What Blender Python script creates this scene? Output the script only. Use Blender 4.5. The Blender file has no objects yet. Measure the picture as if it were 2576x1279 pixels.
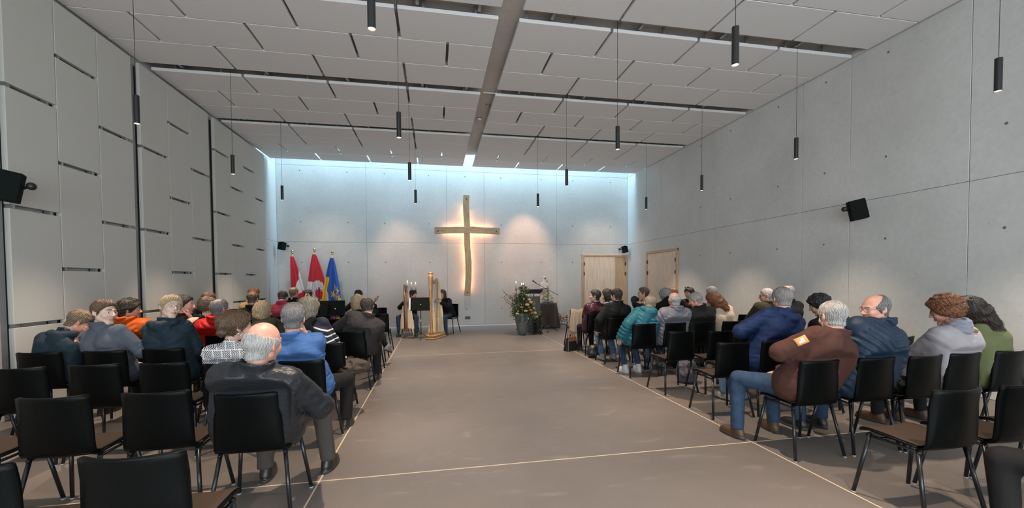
import bpy, bmesh, math, random
import numpy as np
from mathutils import Vector, Matrix, Euler
from math import sin, cos, pi, radians, sqrt, atan2
SC = bpy.context.scene
COL = SC.collection
RNG = random.Random(7)

# ------------------------------------------------------------------ camera
F_PX, CY = 1037.189, 733.09
yaw, pit, rol = radians(-10.559), radians(-1.597), radians(-0.451)
fw = Vector((-sin(yaw)*cos(pit), cos(yaw)*cos(pit), sin(pit)))
rt = Vector((cos(yaw), sin(yaw), 0)); up = rt.cross(fw)
r2 = rt*cos(rol)+up*sin(rol); u2 = -rt*sin(rol)+up*cos(rol)
cam = bpy.data.cameras.new('camera'); camo = bpy.data.objects.new('camera', cam); COL.objects.link(camo)
cam.sensor_fit = 'HORIZONTAL'; cam.sensor_width = 36; cam.lens = F_PX/2576*36
cam.shift_y = (CY-639.5)/2576; cam.clip_start = 0.05; cam.clip_end = 100
M = Matrix((( r2.x,u2.x,-fw.x,0),(r2.y,u2.y,-fw.y,0),(r2.z,u2.z,-fw.z,1.5),(0,0,0,1)))
camo.matrix_world = M
SC.camera = camo

# ------------------------------------------------------------------ exposure, world, lights
SC.view_settings.view_transform = 'Standard'; SC.view_settings.look = 'None'
SC.view_settings.gamma = 1.0; SC.view_settings.use_curve_mapping = False
SC.view_settings.exposure = 0.48
SC.cycles.use_denoising = True
SC.cycles.max_bounces = 8; SC.cycles.diffuse_bounces = 5; SC.cycles.glossy_bounces = 3
SC.cycles.transmission_bounces = 6; SC.cycles.caustics_reflective = False; SC.cycles.caustics_refractive = False
SC.cycles.sample_clamp_indirect = 4.0
w = bpy.data.worlds.new('world'); SC.world = w; w.use_nodes = True
w.node_tree.nodes['Background'].inputs[0].default_value = (0.50, 0.74, 1.0, 1)
w.node_tree.nodes['Background'].inputs[1].default_value = 1.0

def area(name, loc, rot, sx, sy, power, color, spread=pi):
    l = bpy.data.lights.new(name, 'AREA'); l.shape = 'RECTANGLE'; l.size = sx; l.size_y = sy
    l.energy = power; l.color = color; l.spread = spread
    o = bpy.data.objects.new(name, l); o.location = loc; o.rotation_euler = rot; COL.objects.link(o); return o
# daylight entering through the rooflight above the stage wall
area('rooflight_daylight', (1.0, 12.8, 8.3), (0, 0, 0), 11.0, 1.15, 680, (0.46, 0.76, 1.0))
# glazed foyer front and its daylight, behind the photographer
area('foyer_daylight', (1.0, -3.85, 1.75), (radians(90), 0, 0), 10.0, 3.1, 560, (0.84, 0.93, 1.0))
# the ceiling lamps behind the photographer, as one row of warm downlight
PEND_X = [-3.315, -0.425, 2.535, 5.45]
PEND_Y = [0.85, 3.15, 5.45, 7.72, 10.0]
def spot(name, loc, tgt, power, color, size, blend, r=0.03):
    l = bpy.data.lights.new(name, 'SPOT'); l.energy = power; l.color = color; l.spot_size = radians(size)
    l.spot_blend = blend; l.shadow_soft_size = r
    o = bpy.data.objects.new(name, l); o.location = loc
    o.rotation_euler = (Vector(tgt)-Vector(loc)).to_track_quat('-Z', 'Y').to_euler(); COL.objects.link(o); return o
WARM = (1.0, 0.80, 0.62)
for x in PEND_X:
    for y in PEND_Y:
        spot('pendant_beam', (x, y, 3.30), (x, y, 0), 290, WARM, 78, 0.95, 0.035)
# two picture spots above the stage that wash the wall left and right of the cross
spot('stage_spot_and_fill_beam', (2.75, 11.7, 4.95), (3.0, 13.4, 2.4), 250, (1.0, 0.52, 0.30), 44, 0.8, 0.05)
spot('stage_spot_and_fill_beam', (-1.5, 11.7, 4.95), (-0.9, 13.4, 1.7), 170, (1.0, 0.58, 0.36), 46, 0.9, 0.05)
spot('stage_spot_and_fill_beam', (5.3, 11.3, 4.95), (5.6, 13.4, 1.2), 150, (1.0, 0.74, 0.55), 62, 1.0, 0.05)  # added fill, no such lamp known; brightens the oak door corner
spot('stage_spot_and_fill_beam', (-3.2, 11.3, 4.95), (-3.2, 13.4, 1.2), 110, (1.0, 0.76, 0.58), 62, 1.0, 0.05)  # added fill for the lower left of the stage wall, not a known lamp
spot('stage_spot_and_fill_beam', (1.0, 11.3, 4.95), (1.1, 13.4, .9), 120, (1.0, 0.74, 0.55), 58, 1.0, 0.05)  # added fill below the cross, lamp made up
spot('stage_spot_and_fill_beam', (3.3, 11.0, 4.95), (3.4, 12.4, 1.3), 130, (1.0, 0.76, 0.55), 26, 0.8, 0.05)

# ------------------------------------------------------------------ materials
MATS = {}
def mat(name, col, rough=0.6, metal=0.0, noise=0.0, nscale=8.0, bump=0.0, bscale=60.0, spec=0.5, stretch=None, col2=None, sheen=0.0, subs=0.0, emit=None, alpha=1.0, trans=0.0, detail=4.0, uv=False):
    if name in MATS: return MATS[name]
    m = bpy.data.materials.new(name); m.use_nodes = True; nt = m.node_tree; b = nt.nodes['Principled BSDF']
    b.inputs['Base Color'].default_value = (*col, 1); b.inputs['Roughness'].default_value = rough
    b.inputs['Metallic'].default_value = metal; b.inputs['Specular IOR Level'].default_value = spec
    if sheen: b.inputs['Sheen Weight'].default_value = sheen
    if subs:
        b.inputs['Subsurface Weight'].default_value = subs; b.inputs['Subsurface Radius'].default_value = (.012, .005, .003); b.inputs['Subsurface Scale'].default_value = 1.0
    if emit: b.inputs['Emission Color'].default_value = (*emit[0], 1); b.inputs['Emission Strength'].default_value = emit[1]
    b.inputs['Alpha'].default_value = alpha; b.inputs['Transmission Weight'].default_value = trans
    tc = None
    def coord():
        nonlocal tc
        if tc is None:
            t = nt.nodes.new('ShaderNodeTexCoord'); mp = nt.nodes.new('ShaderNodeMapping')
            nt.links.new(t.outputs['UV' if uv else 'Object'], mp.inputs[0])
            if stretch: mp.inputs['Scale'].default_value = stretch
            tc = mp.outputs[0]
        return tc
    if noise or col2:
        n = nt.nodes.new('ShaderNodeTexNoise'); n.inputs['Scale'].default_value = nscale; n.inputs['Detail'].default_value = detail
        n.inputs['Roughness'].default_value = 0.6
        nt.links.new(coord(), n.inputs['Vector'])
        r = nt.nodes.new('ShaderNodeValToRGB'); nt.links.new(n.outputs['Fac'], r.inputs[0])
        c2 = col2 or tuple(min(1, c*(1+noise)) for c in col); c1 = col if col2 else tuple(c*(1-noise) for c in col)
        r.color_ramp.elements[0].position = 0.32; r.color_ramp.elements[1].position = 0.68
        r.color_ramp.elements[0].color = (*c1, 1); r.color_ramp.elements[1].color = (*c2, 1)
        nt.links.new(r.outputs[0], b.inputs['Base Color'])
    if bump:
        n = nt.nodes.new('ShaderNodeTexNoise'); n.inputs['Scale'].default_value = bscale; n.inputs['Detail'].default_value = 5
        nt.links.new(coord(), n.inputs['Vector'])
        bp = nt.nodes.new('ShaderNodeBump'); bp.inputs['Strength'].default_value = bump; bp.inputs['Distance'].default_value = 0.01
        nt.links.new(n.outputs['Fac'], bp.inputs['Height']); nt.links.new(bp.outputs[0], b.inputs['Normal'])
    MATS[name] = m
    return m

def concrete(name, c1, c2, rough=0.62):
    m = mat(name, c1, rough, col2=c2, nscale=0.55, bump=0.12, bscale=30, detail=7)
    nt = m.node_tree; b = nt.nodes['Principled BSDF']
    src = b.inputs['Base Color'].links[0].from_socket
    n = nt.nodes.new('ShaderNodeTexNoise'); n.inputs['Scale'].default_value = 14; n.inputs['Detail'].default_value = 8
    t = nt.nodes.new('ShaderNodeTexCoord'); nt.links.new(t.outputs['Object'], n.inputs['Vector'])
    r = nt.nodes.new('ShaderNodeValToRGB'); r.color_ramp.elements[0].position = .3; r.color_ramp.elements[1].position = .75
    r.color_ramp.elements[0].color = (.94, .94, .94, 1); r.color_ramp.elements[1].color = (1.03, 1.03, 1.03, 1)
    nt.links.new(n.outputs['Fac'], r.inputs[0])
    mx = nt.nodes.new('ShaderNodeMix'); mx.data_type = 'RGBA'; mx.blend_type = 'MULTIPLY'; mx.inputs[0].default_value = 1
    nt.links.new(src, mx.inputs[6]); nt.links.new(r.outputs[0], mx.inputs[7])
    # sparse dark pores
    v = nt.nodes.new('ShaderNodeTexVoronoi'); v.inputs['Scale'].default_value = 3.0; nt.links.new(t.outputs['Object'], v.inputs['Vector'])
    r2_ = nt.nodes.new('ShaderNodeValToRGB'); r2_.color_ramp.elements[0].position = .03; r2_.color_ramp.elements[1].position = .06
    r2_.color_ramp.elements[0].color = (.6, .6, .6, 1); r2_.color_ramp.elements[1].color = (1, 1, 1, 1)
    nt.links.new(v.outputs['Distance'], r2_.inputs[0])
    mx2 = nt.nodes.new('ShaderNodeMix'); mx2.data_type = 'RGBA'; mx2.blend_type = 'MULTIPLY'; mx2.inputs[0].default_value = .45
    nt.links.new(mx.outputs[2], mx2.inputs[6]); nt.links.new(r2_.outputs[0], mx2.inputs[7])
    nt.links.new(mx2.outputs[2], b.inputs['Base Color'])
    return m
M_CONC = concrete('fair_faced_concrete', (.52, .52, .50), (.64, .64, .62))
M_CONC_D = concrete('slab_concrete', (.48, .42, .38), (.62, .60, .56))
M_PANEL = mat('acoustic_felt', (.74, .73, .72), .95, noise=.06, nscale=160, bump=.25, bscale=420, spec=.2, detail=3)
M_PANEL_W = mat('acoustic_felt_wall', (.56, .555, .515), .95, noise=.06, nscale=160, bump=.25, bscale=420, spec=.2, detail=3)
M_BLACK = mat('black_metal', (.012, .013, .014), .38, bump=.05, bscale=200)
M_DARK = mat('dark_void', (.02, .022, .022), .8)
M_STEEL = mat('galvanised_steel', (.35, .37, .37), .45, .8)
M_HOLE = mat('tie_hole_grey', (.13, .13, .13), .9)
M_JOINT = mat('joint_backing_grey', (.16, .16, .155), .9)  # one even grey for the backing seen between the cast panels
M_STRIP = mat('pale_brass_joint', (.62, .50, .36), .45)
M_WHITE = mat('white_plastic', (.8, .8, .78), .4)

def floor_mat():
    m = mat('screed_floor', (.142, .120, .107), .42, col2=(.188, .163, .149), nscale=.45, bump=.04, bscale=25, detail=9)
    nt = m.node_tree; b = nt.nodes['Principled BSDF']; src = b.inputs['Base Color'].links[0].from_socket
    t = nt.nodes.new('ShaderNodeTexCoord'); mp = nt.nodes.new('ShaderNodeMapping'); mp.inputs['Scale'].default_value = (1, 2.6, 1); mp.inputs['Rotation'].default_value = (0, 0, .5)
    nt.links.new(t.outputs['Object'], mp.inputs[0])
    n = nt.nodes.new('ShaderNodeTexNoise'); n.inputs['Scale'].default_value = 2.2; n.inputs['Detail'].default_value = 9; n.inputs['Distortion'].default_value = .8
    nt.links.new(mp.outputs[0], n.inputs['Vector'])
    r = nt.nodes.new('ShaderNodeValToRGB'); r.color_ramp.elements[0].position = .60; r.color_ramp.elements[1].position = .74
    r.color_ramp.elements[0].color = (1, 1, 1, 1); r.color_ramp.elements[1].color = (1.45, 1.42, 1.4, 1)
    nt.links.new(n.outputs['Fac'], r.inputs[0])
    mx = nt.nodes.new('ShaderNodeMix'); mx.data_type = 'RGBA'; mx.blend_type = 'MULTIPLY'; mx.inputs[0].default_value = .8
    nt.links.new(src, mx.inputs[6]); nt.links.new(r.outputs[0], mx.inputs[7]); nt.links.new(mx.outputs[2], b.inputs['Base Color'])
    rr = nt.nodes.new('ShaderNodeMapRange'); rr.inputs[3].default_value = .36; rr.inputs[4].default_value = .55
    nt.links.new(n.outputs['Fac'], rr.inputs[0]); nt.links.new(rr.outputs[0], b.inputs['Roughness'])
    return m
M_FLOOR = floor_mat()

def wood(name, c1, c2, sc=(14, 14, 1.2), rough=.45, ns=2.0):
    m = mat(name, c1, rough, col2=c2, nscale=ns, stretch=sc, detail=6, bump=.08, bscale=20)
    return m
M_OAK = wood('oak_veneer', (.66, .51, .38), (.82, .69, .56))
M_OAK_F = wood('oak_frame', (.46, .30, .18), (.60, .42, .27))
M_CROSS = wood('old_oak_beam', (.34, .22, .12), (.55, .40, .24), (18, 18, 1.6), .6, 2.5)
M_CROSS_H = wood('old_oak_beam_cross', (.34, .22, .12), (.55, .40, .24), (1.6, 18, 18), .6, 2.5)

# ------------------------------------------------------------------ mesh helpers
class MB:
    def __init__(s): s.v = []; s.f = []; s.m = []; s.sm = []
    def add(s, vs, fs, mi=0, smooth=False):
        o = len(s.v); s.v += [tuple(v) for v in vs]; s.f += [tuple(i+o for i in f) for f in fs]; s.m += [mi]*len(fs); s.sm += [smooth]*len(fs)
        return s
    def box(s, x0, x1, y0, y1, z0, z1, mi=0, mtx=None):
        vs = [(x0,y0,z0),(x1,y0,z0),(x1,y1,z0),(x0,y1,z0),(x0,y0,z1),(x1,y0,z1),(x1,y1,z1),(x0,y1,z1)]
        if mtx is not None: vs = [mtx @ Vector(v) for v in vs]
        return s.add(vs, [(0,3,2,1),(4,5,6,7),(0,1,5,4),(1,2,6,5),(2,3,7,6),(3,0,4,7)], mi)
    def tube(s, pts, r, n=8, mi=0, caps=True, smooth=True, rs=None):
        pts = [Vector(p) for p in pts]; vs = []; fs = []
        prev = None
        for i, p in enumerate(pts):
            t = (pts[min(i+1, len(pts)-1)]-pts[max(i-1, 0)]).normalized()
            if prev is None:
                a = Vector((0,0,1)) if abs(t.z) < .9 else Vector((1,0,0)); u = t.cross(a).normalized()
            else:
                u = (prev-t*prev.dot(t)).normalized()
            prev = u; v = t.cross(u); rr = rs[i] if rs else r
            for k in range(n):
                a = 2*pi*k/n; vs.append(p+u*(cos(a)*rr)+v*(sin(a)*rr))
        for i in range(len(pts)-1):
            for k in range(n):
                fs.append((i*n+k, i*n+(k+1)%n, (i+1)*n+(k+1)%n, (i+1)*n+k))
        if caps: fs.append(tuple(range(n-1, -1, -1))); fs.append(tuple(range((len(pts)-1)*n, len(pts)*n)))
        return s.add(vs, fs, mi, smooth)
    def lathe(s, prof, n=24, mi=0, cx=0, cy=0, smooth=True):
        vs = []; fs = []
        for (r, z) in prof:
            for k in range(n): a = 2*pi*k/n; vs.append((cx+cos(a)*r, cy+sin(a)*r, z))
        for i in range(len(prof)-1):
            for k in range(n): fs.append((i*n+k, i*n+(k+1)%n, (i+1)*n+(k+1)%n, (i+1)*n+k))
        fs.append(tuple(range(n-1, -1, -1))); fs.append(tuple(range((len(prof)-1)*n, len(prof)*n)))
        return s.add(vs, fs, mi, smooth)
    def ball(s, c, r, n=10, mi=0, sx=1, sy=1, sz=1):
        vs = []; fs = []; c = Vector(c); k2 = n//2+1
        for i in range(k2+1):
            th = pi*i/k2
            for k in range(n): a = 2*pi*k/n; vs.append((c.x+r*sx*sin(th)*cos(a), c.y+r*sy*sin(th)*sin(a), c.z+r*sz*cos(th)))
        for i in range(k2):
            for k in range(n): fs.append((i*n+k, (i+1)*n+k, (i+1)*n+(k+1)%n, i*n+(k+1)%n))
        return s.add(vs, fs, mi, True)
    def mesh(s, name, mats):
        me = bpy.data.meshes.new(name); me.from_pydata(s.v, [], s.f)
        for m in (mats if isinstance(mats, (list, tuple)) else [mats]): me.materials.append(m)
        me.polygons.foreach_set('material_index', s.m); me.polygons.foreach_set('use_smooth', s.sm); me.update(); return me
    def build(s, name, mats, parent=None, loc=(0,0,0), rot=(0,0,0), bevel=0):
        me = s.mesh(name, mats)
        if bevel:
            bm = bmesh.new(); bm.from_mesh(me)
            bmesh.ops.bevel(bm, geom=[e for e in bm.edges if len(e.link_faces) == 2 and e.calc_face_angle(0) > .6], offset=bevel, segments=1, affect='EDGES', clamp_overlap=True)
            bm.to_mesh(me); bm.free()
        return obj(name, me, parent, loc, rot)
def obj(name, me, parent=None, loc=(0,0,0), rot=(0,0,0)):
    o = bpy.data.objects.new(name, me); COL.objects.link(o); o.location = loc; o.rotation_euler = rot
    if parent is not None: o.parent = parent
    return o
def tag(o, label=None, cat=None, group=None, kind=None):
    if label: o['label'] = label
    if cat: o['category'] = cat
    if group: o['group'] = group
    if kind: o['kind'] = kind
    return o
def thing(name, loc=(0,0,0), rz=0, label=None, cat=None, group=None, kind=None):
    o = bpy.data.objects.new(name, None); COL.objects.link(o); o.location = loc; o.rotation_euler = (0, 0, rz)
    o.empty_display_size = .1
    return tag(o, label, cat, group, kind)
def B(x0, x1, y0, y1, z0, z1): return MB().box(x0, x1, y0, y1, z0, z1)

# ------------------------------------------------------------------ room shell
XL, XR, YB, YF, HC = -4.62, 6.606, 13.426, -4.0, 5.0
SLAB = 5.14; YS = 12.12; ZT = 8.4  # ZT: unseen rooflight shaft top, raised to even the daylight down the wall
fl = tag(B(XL-.3, XR+.3, YF-.3, YB+.3, -.2, 0).build('floor', M_FLOOR), 'brownish grey polished screed floor with pale joint strips', kind='structure')
for x in (-.871, 2.825):
    B(x-.006, x+.006, YF+.05, YB-.02, -.01, .0015).build('joint_strip', M_STRIP, fl)
for y in (-1.88, 3.264, 8.405):
    for (a, b) in ((XL, -.877), (-.865, 2.819), (2.831, XR)):
        B(a, b, y-.005, y+.005, -.01, .0012).build('joint_strip', M_STRIP, fl)

def disc_x(x, y, z, r, s):    # raised formwork tie disc, recess shade put into its grey, facing s along x
    mb = MB(); n = 10
    vs = [(x, y+cos(2*pi*k/n)*r, z+sin(2*pi*k/n)*r) for k in range(n)]+[(x+s*.004, y+cos(2*pi*k/n)*r*.7, z+sin(2*pi*k/n)*r*.7) for k in range(n)]
    fs = [(k, (k+1)%n, n+(k+1)%n, n+k) for k in range(n)]+[tuple(range(n, 2*n))]
    return mb.add(vs, fs)
def disc_y(x, y, z, r, s=-1):
    mb = MB(); n = 10
    vs = [(x+cos(2*pi*k/n)*r, y, z+sin(2*pi*k/n)*r) for k in range(n)]+[(x+cos(2*pi*k/n)*r*.7, y+s*.004, z+sin(2*pi*k/n)*r*.7) for k in range(n)]
    fs = [(k, (k+1)%n, n+(k+1)%n, n+k) for k in range(n)]+[tuple(range(n, 2*n))]
    return mb.add(vs, fs)

# back wall: backing plus cast panels with recessed joints
D1 = (4.92, 6.60, 2.335)     # back door opening x0 x1 height
wb = thing('wall_back', (0, YB, 0), kind='structure')
B(XL-.3, XR+.3, .006, .35, 0, ZT).build('backing', M_JOINT, wb)
xs = [XL, -2.065, .393, 1.60, 4.051, XR]; zs = [.045, 2.69, 4.99, ZT]
g = .003
for i in range(5):
    for j in range(3):
        x0, x1, z0, z1 = xs[i]+g, xs[i+1]-g, zs[j]+g, zs[j+1]-g
        if i == 4 and j == 0:
            B(x0, D1[0], 0, .04, z0, z1).build('concrete_panel', M_CONC, wb, bevel=.003)
            B(D1[0], x1, 0, .04, D1[2], z1).build('concrete_panel', M_CONC, wb)
        else: B(x0, x1, 0, .04, z0, z1).build('concrete_panel', M_CONC, wb, bevel=.003)
for z, L in ((4.83, [-3.957,-2.61,-1.512,-.162,.991,2.157,3.52,4.615,5.975]), (3.295, [-3.954,-2.606,-1.513,-.168,2.154,3.511,4.609,5.973]), (2.075, [-3.949,-2.61,-1.509,-.16,2.159,3.503,4.604]), (.555, [-3.95,-2.61,-1.51,-.16,.995,2.145,3.51])):
    for x in L: disc_y(x, 0, z, .017).build('tie_hole', M_HOLE, wb)
B(XL, D1[0], YB-.012, YB+.02, 0, .04).build('white_strip_back', M_WHITE).__setitem__('kind', 'structure')  # thin white strip along the foot of the back wall

# right wall
D2 = (10.36, 12.10, 2.345)
wr = thing('wall_right', (XR, 0, 0), kind='structure')
B(.006, .35, YF-.3, YB+.3, 0, ZT).build('backing', M_JOINT, wr)
ys = [YF, -.75, 1.65, 4.07, 5.59, 6.47, 8.88, 11.27, YB]
for i in range(8):
    for j in range(3):
        y0, y1, z0, z1 = ys[i]+g, ys[i+1]-g, (0, 2.69, 5.0)[j]+g, (2.69, 5.0, ZT)[j]-g
        if j == 0 and i == 6: B(0, .04, y0, D2[0], z0, z1).build('concrete_panel', M_CONC, wr); B(0, .04, D2[0], y1, D2[2], z1).build('concrete_panel', M_CONC, wr)
        elif j == 0 and i == 7: B(0, .04, D2[1], y1, z0, z1).build('concrete_panel', M_CONC, wr); B(0, .04, y0, D2[1], D2[2], z1).build('concrete_panel', M_CONC, wr)
        else: B(0, .04, y0, y1, z0, z1).build('concrete_panel', M_CONC, wr, bevel=.003)
for y, z in [(5.04,4.81),(5.05,3.286),(5.04,2.07),(3.735,3.289),(3.73,2.068),(6.033,3.287),(6.03,2.065),(7.015,3.28),(7.02,2.06),(8.33,3.295),(8.338,4.825),(6.025,4.825),(9.402,4.819),(9.406,3.289),(3.735,4.81),(7.02,4.82),(8.33,2.07),(9.41,2.07)]:
    disc_x(0, y, z, .017, -1).build('tie_hole', M_HOLE, wr)

# left wall: concrete with acoustic panels in front
wl = thing('wall_left', (XL, 0, 0), kind='structure')
B(-.3, -.03, YF-.3, YB+.3, 0, ZT).build('backing', M_DARK, wl)
for i, (y0, y1) in enumerate([(YF, 1.0), (1.0, 3.4), (3.4, 5.8), (5.8, 8.2), (8.2, 10.6), (10.6, YB)]):
    for (z0, z1) in ((0, 2.69), (2.69, 5.0), (5.0, ZT)):
        B(-.04, 0, y0+g, y1-g, z0+g, z1-g).build('concrete_panel', M_CONC, wl)
ZA = [.0, 1.035, 2.34, 3.645, 4.93]; ZB = [.0, .375, 1.675, 2.975, 4.275, 4.93]
cols = [(5.385, 6.0, 'A'), (6.012, 6.645, 'B'), (6.657, 7.30, 'A'), (7.475, 8.15, 'A'), (8.162, 8.81, 'B'), (8.822, 9.47, 'A'),
        (9.685, 10.335, 'B'), (10.347, 10.99, 'A'), (11.0, 11.645, 'B'), (11.657, 12.27, 'A'),
        (3.27, 3.9, 'A'), (3.915, 4.55, 'B'), (4.565, 5.2, 'A'), (1.1, 1.72, 'A'), (1.735, 2.36, 'B'), (2.375, 3.02, 'A')]
pt = .055; px0 = .065
for (y0, y1, t) in cols:
    Z = ZA if t == 'A' else ZB
    for k in range(len(Z)-1):
        z0 = Z[k]+(.02 if k else .02); z1 = Z[k+1]-(.022 if k < len(Z)-2 else 0)
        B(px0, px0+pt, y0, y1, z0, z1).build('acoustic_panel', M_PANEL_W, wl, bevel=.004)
        if 0 < k:   # steel clip seen in the slot under the panel
            for q in (.06, .80):
                yy = y0+(y1-y0)*q
                B(px0-.02, px0+.045, yy, yy+.035, Z[k]-.025, Z[k]+.025).build('fixing_clip', M_STEEL, wl)
    for q in (.1, .86):
        yy = y0+(y1-y0)*q
        B(.002, px0-.003, yy, yy+.04, .05, 4.9).build('panel_rail', M_DARK, wl)
for y in (5.28, 7.39, 9.58): pass

# ceiling: concrete slab, hangers, acoustic panels
ce = thing('ceiling', (0, 0, HC), kind='structure')
B(XL-.3, XR+.3, YF-.3, YS, SLAB-HC, SLAB-HC+.35).build('slab', M_CONC_D, ce)
B(XL-.3, XR+.3, YF-.3, YF, -5, 2).build('wall_front', M_CONC).__setitem__('kind', 'structure')
bpy.data.objects['wall_front'].location = (0, 0, HC)
groups = []
for y in (-3.55, -1.27, 1.01, 3.29): groups.append((y, [0, 1, 0]))
groups += [(5.57, [0, 1, 0]), (7.85, [0, 1, 0]), (10.12, [0, 0, 1, 0])]
slabt = .05
def ceil_row(y0, y1, half):
    for side in (-1, 1):
        if side > 0: edge0, edge1 = 1.17, 6.585; js = [2.51+1.365*k for k in range(4)] if not half else [1.828+1.365*k for k in range(4)]
        else: edge0, edge1 = -4.55, .885; js = [-.455-1.365*k for k in range(3, -1, -1)] if not half else [.228-1.365*k for k in range(3, -1, -1)]
        xsx = [edge0]+[j for j in js if edge0+.05 < j < edge1-.05]+[edge1]
        for i in range(len(xsx)-1):
            a = xsx[i]+(.02 if i else 0); b = xsx[i+1]-(.02 if i < len(xsx)-2 else 0)
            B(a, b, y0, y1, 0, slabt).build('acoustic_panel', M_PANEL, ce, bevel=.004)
            if i: B(a-.045, a+.01, y0+.03, y0+.07, slabt-.03, slabt+.01).build('fixing_clip', M_STEEL, ce)
            if i: B(a-.045, a+.01, y1-.07, y1-.03, slabt-.03, slabt+.01).build('fixing_clip', M_STEEL, ce)
for (y, rows) in groups:
    for k, h in enumerate(rows):
        p = .683 if len(rows) == 3 else .680
        ceil_row(y+p*k, y+p*k+.667, h)
    ye = y+.683*len(rows)
    if ye < 12.5:
        for x in [-4.2+.68*k for k in range(8)]+[1.25+.68*k for k in range(8)]:
            B(x, x+.03, ye+.236-.02, ye+.236+.006, slabt, SLAB-HC).build('hanger', M_STEEL, ce)
# carrier rails above the panels
for x in (-4.1, -2.8, -1.5, -.2, .6, 1.6, 2.9, 4.2, 5.5):
    B(x, x+.04, YF+.2, YS-.05, slabt+.012, slabt+.05).build('carrier_rail', M_STEEL, ce)
# rooflight: upstands and frame
B(XL-.3, XR+.3, YS-.2, YS, SLAB-HC+.35, ZT-HC).build('rooflight_upstand', M_WHITE, ce)
gl = mat('rooflight_glass', (.9, .97, 1), .1, trans=1.0, spec=.3)
B(XL, XR, YS, YB, ZT-HC+.03, ZT-HC+.05).build('window_1', gl).__setitem__('kind', 'structure'); bpy.data.objects['window_1'].location = (0, 0, HC)
for x in (XL+.02, -2.3, 0.2, 2.7, 5.2, XR-.06): B(x, x+.05, YS, YB, ZT-.1, ZT).build('trim_1', M_WHITE).__setitem__('kind', 'structure')
# things in the centre channel
sd = thing('smoke_detector', (1.03, 9.35, SLAB), label='small round white smoke detector in the central ceiling channel', cat='detector')
MB().lathe([(.05, 0), (.05, -.015), (.045, -.03), (.02, -.038)], 20).build('housing', M_WHITE, sd)
MB().lathe([(.052, .0), (.056, .0), (.056, -.01)], 20).build('base_ring', M_BLACK, sd)
cd = tag(MB().tube([(.95, 7.98, 5.10), (1.22, 7.98, 5.10), (1.22, 7.98, SLAB)], .012).build('cable_conduit', M_WHITE), 'thin white conduit crossing the central ceiling channel', 'conduit')
jb = tag(MB().lathe([(.045, 0), (.045, -.03), (.03, -.035)], 16).build('junction_box', M_STEEL, None, (1.13, 8.62, SLAB)), 'round grey junction box at the edge of the central ceiling channel', 'box')

# doors
def hinge(parent, m4):
    h = MB(); h.box(-.018, .018, -.012, .012, -.055, .055); o = h.build('hinge', M_BLACK, parent, bevel=.004); o.matrix_local = m4; return o
d1 = thing('door_1', (0, YB, 0), kind='structure', label='pale oak double door in the stage wall, one leaf slightly ajar')
B(D1[0], D1[0]+.085, -.03, .06, 0, D1[2]).build('jamb', M_OAK_F, d1, bevel=.004)
B(D1[1]-.085, D1[1]-.003, -.03, .06, 0, D1[2]).build('jamb', M_OAK_F, d1, bevel=.004)
B(D1[0], D1[1]-.003, -.031, .06, D1[2]-.07, D1[2]).build('lintel', M_OAK_F, d1, bevel=.004)
B(5.015, 6.14, -.02, .03, .01, D1[2]-.075).build('leaf', M_OAK, d1, loc=(0, 0, 0), bevel=.003)
B(6.146, 6.515, -.008, .03, .01, D1[2]-.075).build('leaf', M_OAK_F, d1, bevel=.003)
for x in (5.01, 6.515):
    for z in (1.76, 1.97-.41+.25, .55, .3): pass
    for z in (2.02, 1.68, .35): hinge(d1, Matrix.Translation((x, -.035, z)))
B(6.06, 6.10, -.05, -.02, .98, 1.10).build('handle', M_BLACK, d1, bevel=.005)
d2 = thing('door_2', (XR, 0, 0), kind='structure', label='pale oak door in the right wall near the corner')
B(-.03, .06, D2[0], D2[0]+.09, 0, D2[2]).build('jamb', M_OAK_F, d2, bevel=.004)
B(-.03, .06, D2[1]-.09, D2[1], 0, D2[2]).build('jamb', M_OAK_F, d2, bevel=.004)
B(-.031, .06, D2[0], D2[1], D2[2]-.07, D2[2]).build('lintel', M_OAK_F, d2, bevel=.004)
B(-.012, .03, D2[0]+.095, 11.2, .01, D2[2]-.075).build('leaf', M_OAK, d2, bevel=.003)
B(-.012, .03, 11.206, D2[1]-.095, .01, D2[2]-.075).build('leaf', M_OAK, d2, bevel=.003)
for y in (D2[0]+.10, D2[1]-.10):
    for z in (2.02, 1.68, .35): hinge(d2, Matrix.Translation((-.03, y, z)) @ Matrix.Rotation(pi/2, 4, 'Z'))
# socket plate
so = thing('wall_socket', (1.03, YB, .275), label='small dark socket plate low on the wall below the cross', cat='socket')
B(-.085, .085, -.012, 0, -.045, .045).build('plate', mat('anthracite_plastic', (.06, .065, .07), .4), so, bevel=.003)
for x in (-.042, .042): MB().lathe([(.02, 0), (.02, .004), (.012, .004)], 14).build('outlet', M_BLACK, so, (x, -.012, 0), (pi/2, 0, 0))
# ------------------------------------------------------------------ pendant lamps
M_LAMP = mat('lamp_glow', (1, .8, .6), emit=((1.0, .66, .42), 14))
mb = MB().tube([(0, 0, .32), (0, 0, .0)], .029, 24, caps=False); mb.add([(.029*cos(2*pi*k/24), .029*sin(2*pi*k/24), .32) for k in range(24)], [tuple(range(24))])
mb.tube([(0, 0, .318), (0, 0, .004)], .0265, 24, caps=False)
me_shade = mb.mesh('lamp_shade', M_BLACK)
me_bulb = MB().lathe([(.0, .012), (.0255, .012), (.0255, .006), (.0, .006)], 20).mesh('lamp_disc', M_LAMP)
me_cable = MB().tube([(0, 0, .32), (0, 0, SLAB-3.31)], .0028, 6).mesh('cable', M_BLACK)
me_rose = MB().lathe([(.03, SLAB-3.31-.03), (.03, SLAB-3.31)], 16).mesh('ceiling_rose', M_BLACK)
colw = ['left wall', 'middle of the left seats', 'right aisle edge', 'right wall']
roww = ['nearest', 'second nearest', 'third nearest', 'farthest']
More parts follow.
